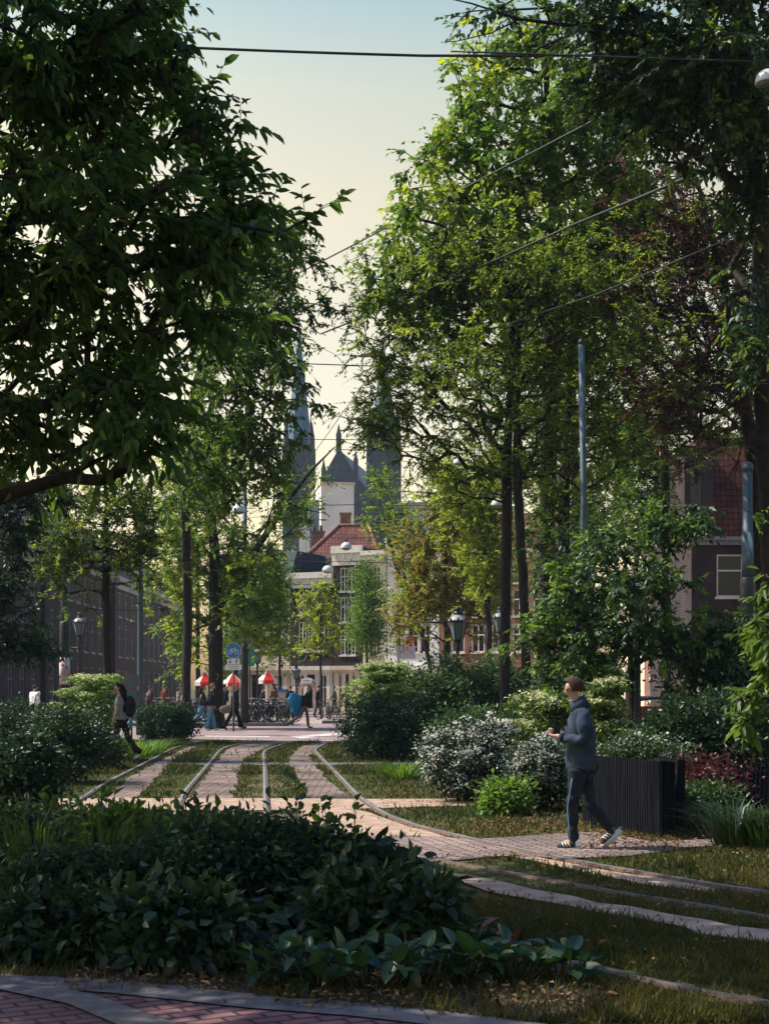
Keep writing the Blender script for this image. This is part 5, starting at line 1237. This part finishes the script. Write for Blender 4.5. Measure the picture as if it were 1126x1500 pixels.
tree('small round dark green street tree in front of the left houses', 'tree', tr((157,None,44),(157,950,44),(156,820,44),(155,720,44)), 0.13,
     [blob(150,790,85,80,44,1.7), blob(100,800,50,65,44,1.0), blob(205,800,55,65,44,1.1), blob(160,730,65,45,44,1.2), blob(85,820,30,40,44,.6), blob(215,730,35,40,44,.7)],
     620, 70, 0.16, 0.08, 0.052, 'lf_mid', droop=0.4, step=0.35, sublm='lf_lime', tw=(5, 11, .36))
# right
tree('fine leaved yellow green tree with straight dark trunk, left one of the pair', 'tree', tr((738,None,34),(740,900,34),(742,700,34),(748,540,34),(752,400,34),(750,330,34)), 0.125,
     [blob(585,425,75,50,34,1.3), blob(660,450,90,80,34,1.5), blob(560,530,55,45,34,.9,.7), blob(640,550,110,75,34,1.6), blob(730,420,90,90,34,1.6), blob(620,640,110,45,34,1.4,.8), blob(680,700,90,50,34,1.4,.7), blob(700,600,80,90,33.5,1.3), blob(540,620,35,20,34,.6,.8), blob(560,610,50,40,34,.8,.9), blob(640,380,60,50,34,1), blob(520,400,22,35,34,.5,.6), blob(510,480,25,40,34,.5,.5), blob(600,500,60,50,34,1,.8), blob(575,590,55,50,34,1.0), blob(565,540,45,45,34,.9), blob(545,640,40,30,34,.8), blob(690,350,70,50,31,1.1,.8), blob(610,350,40,35,31,.8,.6), blob(780,380,80,50,31,1.2,.8), blob(690,520,90,60,31,1.2,.8), blob(640,300,35,35,31,.6,.4)],
     1080, 44, 0.14, 0.076, 0.042, 'lf_fine', droop=0.6, step=0.28, upbias=0.05, pen=0.3, shell=0.55, spray=.25, sublm='lf_mid', tw=(4, 11, .36))
tree('fine leaved yellow green tree with slightly leaning trunk, right one of the pair', 'tree', tr((775,None,33),(768,900,33),(757,680,33),(755,540,33.2),(770,420,33.4),(790,330,33.5)), 0.11,
     [blob(800,560,110,90,33,1.5), blob(840,470,90,80,33,1.4), blob(820,640,110,55,33,1.4,.7), blob(870,620,70,60,33,1.2,.7), blob(780,400,80,60,33,1.2), blob(880,560,60,60,33,1.0,.8), blob(900,650,60,60,33,1.0,.8), blob(780,680,70,50,33,1.0,.6), blob(860,400,90,60,30.5,1.2,.8), blob(930,480,60,60,30.5,1,.7)],
     820, 46, 0.15, 0.07, 0.034, 'lf_fine', droop=0.5, step=0.3, shell=0.6, sublm='lf_mid', tw=(4, 10, .36))
tree('tall broad tree with fresh green larger leaves leading the right side of the sky gap', 'tree', tr((800,None,40),(800,850,40),(803,650,38),(810,450,37),(810,250,35),(800,110,34)), 0.27,
     [blob(650,300,55,50,34,1.1), blob(700,215,60,60,34,1.2), blob(600,310,32,34,28,.6), blob(585,370,40,32,34,.7,.8), blob(645,215,35,30,34,.6,.8), blob(690,140,45,35,34,.8,.8), blob(735,85,45,35,34,.8,.7), blob(760,290,90,90,34,1.5), blob(810,170,90,80,34,1.5), blob(880,240,90,90,34,1.6), blob(690,370,90,45,34,1.3), blob(860,370,100,60,34,1.5),
      blob(780,60,80,50,34,1.2,.8), blob(930,330,80,70,34,1.4), blob(770,440,110,50,34,1.4,.8), blob(640,430,70,45,34,1.1,.8), blob(560,440,35,30,34,.7,.7), blob(900,150,70,70,34,1.2), blob(700,480,60,35,34,1.0,.6), blob(880,460,70,45,34,1.2,.7), blob(600,260,18,22,34,.4,.5), blob(545,400,22,30,34,.5,.5), blob(610,480,40,30,34,.8,.6)],
     1350, 30, 0.16, 0.155, 0.09, 'lf_fresh', droop=0.8, step=0.35, bare=0.05, sublm='lf_lime', shell=0.6, spray=.26, tw=(4, 7, .46))
tree('second thick dark trunk behind the pair with leaves merging above', 'tree', tr((826,None,36),(826,850,36),(826,700,36),(835,520,36),(850,350,36)), 0.2,
     [blob(850,400,90,80,36,1.6), blob(900,330,70,80,36,1.4), blob(820,740,50,50,36,1.0,.6), blob(790,770,50,70,36,1.0,.5)], 240, 50, 0.2, 0.12, 0.065, 'lf_mid', droop=0.5, step=0.4, tw=(5, 9, .46))
tree('dark trunked tree along the right edge spreading over the upper right corner', 'tree', tr((1140,None,33),(1128,800,33),(1118,600,32),(1112,300,28),(1090,120,24),(1080,-100,22)), 0.28,
     [blob(1060,110,110,110,19.5,1.3), blob(960,60,110,80,19.5,1.3), blob(870,20,80,60,19.5,1.0,.8), blob(1040,-80,200,90,19.5,1.5,.6), blob(1110,260,60,70,20,.9), blob(980,170,60,50,19.5,.8,.7), blob(760,10,60,30,19.5,.7,.35), blob(1110,470,40,120,20,.7,.6), blob(900,110,80,60,19.5,1,.8), blob(1080,190,90,60,19.5,1.1), blob(1000,120,120,60,19.5,1.2)],
     800, 46, 0.17, 0.10, 0.055, 'lf_dark', droop=0.6, step=0.3, bare=0.05, sublm='lf_mid', tw=(4, 9, .36),
     limbs=[(tr((1112,310,20),(1060,255,19.8),(1000,215,19.6),(960,190,19.5)), (.10,.075,.05,.02)), (tr((1085,100,19.8),(1000,60,19.6),(860,40,19.5),(760,28,19.4),(690,5,19.3),(640,-6,19.2)), (.07,.05,.035,.02,.012,.005)), (tr((760,28,19.4),(720,48,19.4),(670,60,19.3),(645,62,19.3)), (.015,.01,.007,.004)), (tr((700,8,19.3),(680,25,19.3),(650,22,19.3)), (.01,.007,.004)), (tr((860,40,19.5),(790,70,19.5),(740,105,19.5),(690,120,19.4)), (.02,.014,.009,.004))])
tree('copper leaved tree behind the right-edge trunk', 'tree', tr((1112,None,35),(1112,850,35),(1100,650,34),(1060,420,32),(1020,260,32)), 0.17,
     [blob(1000,310,80,70,32,1.3), blob(1060,380,70,80,32,1.3), blob(1010,480,90,80,32,1.5), blob(1060,560,60,80,32,1.2), blob(960,540,50,60,32,.9,.7), blob(940,400,60,70,32,1.0,.8), blob(1000,380,110,110,32,1.6), blob(1080,480,60,150,32,1.3), blob(980,600,80,60,32,1.2), blob(1050,640,60,40,32,1,.7)],
     850, 56, 0.2, 0.065, 0.04, 'lf_copper', droop=0.4, step=0.35, sublm='lf_fine', tw=(7, 12, .40))
tree('broad low tree with bright green drooping leaves in front of the right houses', 'tree', tr((925,None,26),(925,1000,26),(930,880,26),(935,780,26)), 0.11,
     [blob(880,800,75,32,25.5,1.1), blob(960,772,70,26,25.5,1.0), blob(1005,765,32,16,25.5,.5), blob(850,865,65,36,25,1.0), blob(805,930,45,45,25,.7), blob(930,850,80,32,25,1.2), blob(900,925,95,36,25,1.2), blob(975,930,60,45,25,.9,.8), blob(1050,940,60,60,25,.9,.7), blob(860,985,70,35,24.5,.8)],
     420, 58, 0.13, 0.10, 0.05, 'lf_shrub', droop=0.8, step=0.25, sublm='lf_fresh', tw=(6, 9, .34))
tree('chestnut sapling with large fingered leaves at the right edge', 'tree', tr((1150,None,15),(1148,1000,15),(1140,900,15),(1130,800,15)), 0.05,
     [blob(1105,930,40,35,15,.35), blob(1120,1030,45,40,15,.4), blob(1090,1060,25,20,15,.25), blob(1140,960,50,60,15,.5), blob(1130,860,30,40,15,.3)], 46, 26, 0.09, 0.13, 0.055, 'lf_mid', near=True, droop=0.9, step=0.15, tw=(3, 6, .16))
tree('tall green tree standing far back between the paired trunks and the teal pole', 'tree', tr((845,None,50),(845,850,50),(840,650,50),(838,480,50)), 0.22,
     [blob(840,520,110,110,50,2.4), blob(780,600,90,90,50,2.0), blob(900,620,100,80,50,2.2), blob(860,700,90,60,50,2), blob(930,520,80,90,50,2), blob(780,480,70,70,50,1.6)], 620, 56, 0.28, 0.12, 0.07, 'lf_fresh', droop=0.5, step=0.5, sublm='lf_lime', tw=(6, 10, .7))
tree('dense green tree in front of the neighbouring houses behind the copper tree', 'tree', tr((975,None,46),(975,900,46),(975,700,46),(970,560,46)), 0.18,
     [blob(960,700,50,70,46,1.5), blob(930,650,60,70,46,1.5), blob(985,620,60,50,46,1.4), blob(1010,560,60,60,46,1.4), blob(945,770,50,50,46,1.2), blob(1090,600,40,60,46,1.0,.6)], 420, 54, 0.24, 0.10, 0.06, 'lf_mid', droop=0.6, step=0.4, sublm='lf_fresh', tw=(5, 10, .5))
# trees round the square
tree('small green street tree left of the lime coloured one on the square', 'tree', tr((410,None,80),(410,960,80),(410,880,80),(410,850,80)), 0.07, [blob(408,905,24,45,80,.9), blob(412,950,20,25,80,.7), blob(405,870,14,20,80,.5)], 180, 50, 0.22, 0.11, 0.07, 'lf_fresh', step=0.3, sublm='lf_lime', tw=(4, 12, .42), group='small street trees on the square')
tree('small lime yellow street tree on the square, brightest of the three', 'tree', tr((470,None,76),(470,960,76),(470,900,76),(470,860,76)), 0.06, [blob(470,900,32,40,76,1.0), blob(466,940,34,22,76,1.0), blob(474,865,16,16,76,.5), blob(450,880,14,12,76,.4)], 180, 50, 0.22, 0.11, 0.07, 'lf_lime', step=0.3, tw=(4, 12, .42), group='small street trees on the square')
tree('small green street tree right of the lime coloured one on the square', 'tree', tr((537,None,78),(537,960,78),(537,900,78),(538,840,78)), 0.07, [blob(538,890,40,50,78,1.3), blob(540,930,42,30,78,1.2), blob(538,840,24,25,78,.8)], 260, 52, 0.25, 0.11, 0.07, 'lf_fresh', step=0.3, group='small street trees on the square')
tree('leaning young tree with sparse pale foliage before the white house', 'tree', tr((645,None,70),(622,940,70),(592,870,70),(572,800,70),(560,750,70)), 0.10, [blob(570,760,45,40,70,1.3), blob(595,800,35,40,70,1.1), blob(610,850,25,35,70,.9), blob(560,710,25,25,70,.8)], 260, 44, 0.24, 0.11, 0.06, 'lf_fresh', step=0.4, sublm='lf_lime', tw=(4, 9, .5))
tree('bronze and yellow tree in the middle distance right of the square', 'tree', tr((655,None,66),(655,930,66),(652,850,66),(655,760,66)), 0.15, [blob(650,770,60,65,66,1.8), blob(620,840,40,60,66,1.4), blob(680,830,55,60,66,1.7), blob(640,890,45,40,66,1.4), blob(690,740,40,50,66,1.3), blob(600,900,35,40,66,1.2), blob(700,890,50,45,66,1.4)], 950, 70, 0.24, 0.10, 0.065, 'lf_bronze', step=0.4, sublm='lf_lime', tw=(5, 14, .5))
tree('yellow green tree behind the paired trunks', 'tree', tr((716,None,60),(716,930,60),(712,850,60),(705,720,60)), 0.13, [blob(700,750,45,65,60,1.4), blob(715,840,35,60,60,1.2), blob(740,690,50,50,60,1.5), blob(660,700,30,35,60,1)], 720, 70, 0.22, 0.10, 0.065, 'lf_lime', step=0.4, sublm='lf_fine', tw=(5, 14, .5))
tree('green tree closing the right street behind the trunks', 'tree', tr((870,None,56),(868,900,56),(866,760,56)), 0.2, [blob(860,760,70,80,56,2), blob(800,820,40,80,56,1.5), blob(900,720,60,50,56,1.6), blob(900,660,60,50,56,1.6,.8)], 260, 60, 0.3, 0.11, 0.065, 'lf_mid', step=0.5, sublm='lf_fresh', tw=(6, 10, .6))
tree('green tree filling the far left behind the elm', 'tree', tr((345,None,90),(345,900,90),(348,800,90)), 0.2, [blob(350,900,40,60,90,2), blob(385,840,40,50,90,2), blob(330,960,30,40,90,1.6)], 260, 70, 0.35, 0.13, 0.09, 'lf_fresh', step=0.6, sublm='lf_lime')
# two trees outside the frame on the left whose crowns shade the planting
tree('tree beyond the left edge shading the front planting', 'tree', [np.array([-9.5, 6.0, 0]), np.array([-9.3, 6.0, 3.0]), np.array([-9.2, 6.2, 7.0]), np.array([-9.0, 6.2, 10.0])], 0.3,
     [(np.array([-8.6, 6.5, 8.0]), np.array([2.6, 2.6, 2.6]), 1), (np.array([-7.2, 8.2, 6.2]), np.array([2.0, 2.0, 1.6]), 1), (np.array([-6.6, 5.0, 5.6]), np.array([1.8, 1.8, 1.4]), 1)], 330, 44, 0.24, 0.15, 0.075, 'lf_ash', step=0.5)

# ------------------------------------------------------------------ shrubs
def layered(label, px, by, w, h, dp, tiers, lm, fl, depth=None):
    """viburnum with flat flowering tiers"""
    x, y = G(px, by) if depth is None else ((px-CX)/F0*depth, depth)
    root = thing('viburnum', label, 'shrub', (x, y+dp*.4, 0)); C = []; Fl = []; mb = MB()
    for i in range(tiers):
        a = rng.random()*2*PI; z = h*(.28+.70*i/tiers)+rng.normal(0, .09); rr = (.56-.36*(i/tiers))*(0.45+.75*rng.random()); L = w*rr
        tip = np.array([math.cos(a)*L, math.sin(a)*L*dp/w, z+.02]); mb.tube([(0,0,0),(tip[0]*.3,tip[1]*.3,z*.75),tuple(tip)], [.025,.015,.005], 5)
        for t in np.linspace(.25, 1, 7):
            for s in range(4):
                c = tip*np.array([t, t, 1])+np.array([rng.normal(0, .11*w), rng.normal(0, .11*dp), rng.normal(0, .025)-.08*(1-t)+.10*(t-.5)*rng.normal()]); C.append(c)
                if rng.random() < .62: Fl.append(c+np.array([0, 0, .05]))
    C = np.array(C); Fl = np.array(Fl)
    V, Fc, t_ = scatter(C, 18, .07, .07, .042, None, .25, 1.0, flat=.3); npmesh('foliage', V, Fc, M[lm], root, False, t_)
    V, Fc, t_ = scatter(Fl, 22, .055, .042, .036, None, 0, 2.5, flat=.16); npmesh('flowers', V, Fc, M[fl], root, False, t_)
    mb.build('stems', M['bark'], root); return root
layered('layered viburnum with flat cream flower tiers beside the left tram pole', 130, 1096, 2.2, 2.05, 1.6, 28, 'lf_fresh', 'flower_cream')
layered('layered viburnum with flat cream flower tiers at the right edge of the square', 560, 1090, 2.0, 2.4, 1.5, 26, 'lf_fresh', 'flower_cream', 36.5)
layered('viburnum with pale flower tiers behind the walking man', 800, 1130, 1.3, 1.6, 1.2, 18, 'lf_mid', 'flower_cream', 23.5)
layered('viburnum with cream tiers between the walking man and the arched shelter', 882, 1130, 0.9, 1.75, .8, 12, 'lf_mid', 'flower_cream', 22)
shrub('rounded dark green shrub at the left kerb of the square', 240, 1093, 1.75, 1.25, 1.6, 330, 40, .07, .04, 'lf_blue', sig=.09)
shrub('clipped dark green hedge shrub where the turf meets the square on the right', 566, 1116, 2.1, 1.5, 2.0, 480, 40, .065, .04, 'lf_blue', sig=.09, flowers='flower_white', nfl=18, fl_per=6)
shrub('big mid green shrub below the middle lantern', 650, 1095, 3.3, 2.6, 2.6, 620, 44, .11, .055, 'lf_shrub', depth=37.5, sig=.13, droop=.6)
shrub('upright green shrub right of the middle lantern', 730, 1095, 2.2, 2.5, 1.8, 380, 44, .11, .055, 'lf_shrub', depth=37, sig=.13, droop=.6)
shrub('green shrub filling the gap behind the white flowering bush', 735, 1120, 2.6, 1.35, 1.6, 420, 40, .075, .045, 'lf_shrub', depth=27, sig=.1)
shrub('large bush covered in small white flowers beside the curving rail', 686, 1178, 1.42, 1.22, 1.1, 420, 40, .05, .026, 'lf_blue', flowers='flower_white', nfl=340, fl_per=20, fl_size=.034, sig=.075)
shrub('white flowering bush just left of the walking man', 800, 1190, .95, 1.0, .8, 300, 40, .048, .026, 'lf_blue', flowers='flower_white', nfl=240, fl_per=20, fl_size=.034, sig=.07)
shrub('low bright green bush between the two white flowering bushes', 742, 1196, .62, .42, .5, 110, 36, .07, .04, 'lf_fresh', sig=.07, droop=.4)
shrub('green shrub with few white flowers behind the dark screen', 935, 1192, 1.5, 1.05, .9, 300, 40, .06, .032, 'lf_shrub', flowers='flower_white', nfl=110, fl_per=12, fl_size=.03, sig=.08, depth=18.6)
shrub('red leaved shrub behind the gate posts', 1040, 1172, 1.15, 0.75, .8, 170, 26, .055, .036, 'lf_red', depth=17.8, sig=.10)
shrub('green shrub mixed below the red leaved one', 1030, 1185, 1.0, .5, .6, 150, 36, .055, .03, 'lf_shrub', depth=16.8, sig=.08)
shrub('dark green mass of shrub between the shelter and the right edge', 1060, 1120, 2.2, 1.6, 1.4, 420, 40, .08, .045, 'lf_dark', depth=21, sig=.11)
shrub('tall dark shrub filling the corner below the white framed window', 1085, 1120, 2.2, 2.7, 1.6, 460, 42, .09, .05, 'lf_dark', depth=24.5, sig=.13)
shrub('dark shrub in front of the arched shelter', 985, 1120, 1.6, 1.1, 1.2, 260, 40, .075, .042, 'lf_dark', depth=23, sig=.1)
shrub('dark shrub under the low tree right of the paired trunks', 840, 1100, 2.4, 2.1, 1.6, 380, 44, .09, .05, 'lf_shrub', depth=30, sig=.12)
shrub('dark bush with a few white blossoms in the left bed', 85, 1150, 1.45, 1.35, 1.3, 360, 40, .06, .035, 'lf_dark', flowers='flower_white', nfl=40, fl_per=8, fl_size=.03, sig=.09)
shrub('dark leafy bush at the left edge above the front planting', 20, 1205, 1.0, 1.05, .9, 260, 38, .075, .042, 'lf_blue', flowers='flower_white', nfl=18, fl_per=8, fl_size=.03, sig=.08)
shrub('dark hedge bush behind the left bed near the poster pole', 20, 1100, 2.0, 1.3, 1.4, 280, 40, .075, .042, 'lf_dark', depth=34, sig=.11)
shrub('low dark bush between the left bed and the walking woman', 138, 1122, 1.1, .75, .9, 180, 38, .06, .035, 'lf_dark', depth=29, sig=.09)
# grassy clumps
def clump(label, px, by, r, h, n, lm='grass', wd=.012, depth=None, cat='ornamental grass'):
    x, y = G(px, by) if depth is None else ((px-CX)/F0*depth, depth); root = thing('grass_clump', label, cat, (x, y, 0))
    a = rng.random(n)*2*PI; q = r*np.sqrt(rng.random(n))*.5; base = np.stack([q*np.cos(a), q*np.sin(a), np.zeros(n)], 1); hh = h*(.6+.5*rng.random(n)); sp = r*(.4+.9*rng.random(n)); out = np.stack([np.cos(a), np.sin(a), np.zeros(n)], 1)
    s = np.stack([-np.sin(a), np.cos(a), np.zeros(n)], 1)*wd; m = base+out*sp[:, None]*.35+np.array([0, 0, 1])*hh[:, None]*.75; t = base+out*sp[:, None]+np.array([0, 0, 1])*hh[:, None]*(.75+.25*rng.random((n, 1)))
    V = np.stack([base-s, base+s, m+s*.8, m-s*.8, t], 1).reshape(-1, 3); o = np.arange(n)[:, None]*5
    Fc = np.stack([o+np.array([[0,1,2]]), o+np.array([[0,2,3]]), o+np.array([[3,2,4]])], 1).reshape(-1, 3)
    npmesh('blades', V, Fc, M[lm], root, False, np.repeat(np.clip(rng.normal(.4,.2,n),0,1), 3)); return root
clump('arching dark grass clump before the gate panel at the right edge', 1075, 1240, .5, .5, 220, 'lf_dark', .012)
clump('smaller arching grass clump at the very right edge of the turf', 1125, 1244, .45, .45, 180, 'lf_shrub', .011)
clump('tuft of tall grass at the foot of the white flowering bush', 590, 1140, .7, .35, 260, 'lf_fresh', .010)
clump('tall grass under the rounded shrub at the left kerb', 205, 1106, 1.1, .45, 320, 'lf_fresh', .014)
# ------------------------------------------------------------------ front planting
k = 0
for lab, px, by, w, h, dp, n, L, Wd, lm, dep in [
  ('leafy perennial clump at the left end of the front bed, lit on top', 40, 1300, 1.3, .64, .9, 380, .055, .026, 'lf_shrub', 11.6),
  ('leafy perennial clump with bright tips, second from the left in the front bed', 170, 1300, 1.2, .62, .9, 380, .085, .04, 'lf_mid', 11.6),
  ('leafy perennial clump below the second rail, with grassy tips', 290, 1300, 1.1, .60, .8, 360, .085, .04, 'lf_shrub', 11.4),
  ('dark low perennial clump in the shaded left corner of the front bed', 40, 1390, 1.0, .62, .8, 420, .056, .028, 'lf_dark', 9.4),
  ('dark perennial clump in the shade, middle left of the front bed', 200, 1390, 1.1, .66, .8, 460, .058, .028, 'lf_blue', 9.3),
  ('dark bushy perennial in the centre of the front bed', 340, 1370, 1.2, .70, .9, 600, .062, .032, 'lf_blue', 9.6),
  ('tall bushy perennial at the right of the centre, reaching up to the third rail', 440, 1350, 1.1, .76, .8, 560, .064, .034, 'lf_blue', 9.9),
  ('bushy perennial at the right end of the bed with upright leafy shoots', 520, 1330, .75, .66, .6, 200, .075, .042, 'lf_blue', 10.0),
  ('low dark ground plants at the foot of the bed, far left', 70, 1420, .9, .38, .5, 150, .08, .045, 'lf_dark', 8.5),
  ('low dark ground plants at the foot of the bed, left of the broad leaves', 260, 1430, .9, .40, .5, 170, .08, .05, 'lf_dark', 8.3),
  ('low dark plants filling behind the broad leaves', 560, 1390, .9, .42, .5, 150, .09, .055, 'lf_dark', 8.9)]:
    shrub(lab, px, by, w*(.85+.2*rng.random()), h*(.82+.34*rng.random()), dp, n, 24, L, Wd, lm, 'perennial', near=True, sig=.075, depth=dep, cat='plant', droop=.25, lobes=8, flowers='flower_pink' if k in (5, 10) else None, nfl=10, fl_per=6, fl_size=.012); k += 1
def shoots(label, px, depth, n, h, spread, lm='lf_mid'):
    x, y = (px-CX)/F0*depth, depth; root = thing('leafy_shoots', label, 'plant', (x, y, 0)); mb = MB(); C = []; D = []
    for i in range(n):
        bx, by = rng.normal(0, spread, 2); hh = h*(.75+.35*rng.random()); lx, ly = rng.normal(0, .06, 2)
        mb.tube([(bx,by,0),(bx+lx*.4,by+ly*.4,hh*.5),(bx+lx,by+ly,hh)], [.007,.005,.002], 5)
        for t in np.linspace(.45, 1, 8):
            a = rng.random()*2*PI; C.append((bx+lx*t, by+ly*t, hh*t)); D.append((math.cos(a), math.sin(a), .35+.5*(t > .9)))
    C = np.array(C); D = np.array(D); n = len(C)
    V, Fc = leaf_mesh(C, .095*np.exp(rng.normal(0,.2,n)), .055*np.ones(n), D, rng.normal(0,.3,(n,3))+np.array([0,0,1]), True)
    npmesh('leaves', V, Fc, M[lm], root, False, np.repeat(np.clip(rng.normal(.5,.2,n),0,1), 2)); mb.build('stems', M['stem'], root)
shoots('upright leafy shoots standing above the right end of the bed', 505, 10.0, 7, .86, .10)
shoots('small leafy sprig alone at the right end of the bed', 612, 9.7, 4, .50, .05)
shoots('leafy shoots rising in front of the third rail', 400, 10.6, 8, .90, .22, 'lf_shrub')
shoots('leafy shoots rising in front of the second rail', 270, 11.4, 8, .80, .2, 'lf_mid')
shoots('leafy shoots rising at the left end of the bed', 110, 11.6, 9, .78, .3, 'lf_mid')
for px_, dp_, lab in ((235, 11.2, 'grassy tuft below the second rail'), (150, 11.2, 'grassy tuft at the top left of the front bed'), (50, 11.2, 'grassy tuft at the far left of the front bed')):
    clump(lab, px_, 0, .35, .75, 130, 'lf_mid', .007, dp_, 'plant')
# broad leaved bergenia clumps along the kerb
def bergenia(label, px, by, r, n, L=.145, lift=.16, red=False):
    x, y = G(px, by); root = thing('bergenia', label, 'plant', (x, y, 0), 0, 'broad leaved plants along the kerb'); V = []; Fc = []; tone = []; mb = MB(); gx, gy = 5, 6
    for i in range(n):
        a = rng.random()*2*PI; q = r*math.sqrt(rng.random()); b = np.array([q*math.cos(a), q*math.sin(a)*.7, 0]); z = lift*(.35+.9*rng.random())
        el = rng.normal(.35, .45); d = np.array([math.cos(a)*math.cos(el), math.sin(a)*math.cos(el), math.sin(el)]); s = unit(np.cross(d, np.array([0,0,1.])+rng.normal(0,.25,3))); nn = np.cross(s, d)
        l = L*(.65+.55*rng.random()); w = l*.62; c0 = b+np.array([0, 0, z]); o = len(V); cup = .25+.2*rng.random()
        for iy in range(gy+1):
            t = iy/gy; prof = math.sin(PI*min(1, t**.75*.97+.03))**.65
            for ix in range(gx):
                u = ix/(gx-1)*2-1
                V.append(c0+d*l*t+s*w*.5*prof*u+nn*l*(cup*.35*u*u*prof-.55*cup*t*t+.015*math.sin(t*18)*abs(u)))
        tv = np.clip(rng.normal(.5, .25), 0, 1)
        for iy in range(gy):
            for ix in range(gx-1): Fc.append((o+iy*gx+ix, o+iy*gx+ix+1, o+(iy+1)*gx+ix+1, o+(iy+1)*gx+ix)); tone.append(tv)
        mb.tube([(b[0]*.5, b[1]*.5, 0), tuple(c0)], .006, 4)
    npmesh('leaves', np.array(V), np.array(Fc), M['lf_red' if red else 'lf_hosta'], root, True, tone); mb.build('stems', M['stem'], root)
for lab, px_, by_, r_, n_ in (('broad leaved plant with glossy leaves, left end of the kerb row', 400, 1442, .26, 26), ('broad leaved plant with glossy leaves, second in the kerb row', 470, 1448, .26, 30), ('broad leaved plant with glossy leaves before the bushy perennial', 540, 1452, .28, 34), ('broad leaved plant with pale glossy leaves, middle of the kerb row', 610, 1446, .28, 36),
    ('broad leaved plant right of the middle of the kerb row', 680, 1440, .28, 34), ('broad leaved plant with upright leaves near the right end of the kerb row', 750, 1436, .28, 34), ('broad leaved plant at the right end of the kerb row by the lowest rail', 820, 1436, .22, 22), ('broad leaved plant in the second row behind the kerb plants, left', 520, 1408, .28, 26), ('broad leaved plant in the second row behind the kerb plants, right', 660, 1400, .28, 28), ('broad leaved plant half in shadow below the small leafy sprig', 600, 1405, .24, 20)):
    bergenia(lab, px_, by_, r_, int(n_*1.1))
bergenia('reddish broad leaves standing up at the right of the kerb row', 742, 1420, .08, 4, .12, .26, True)
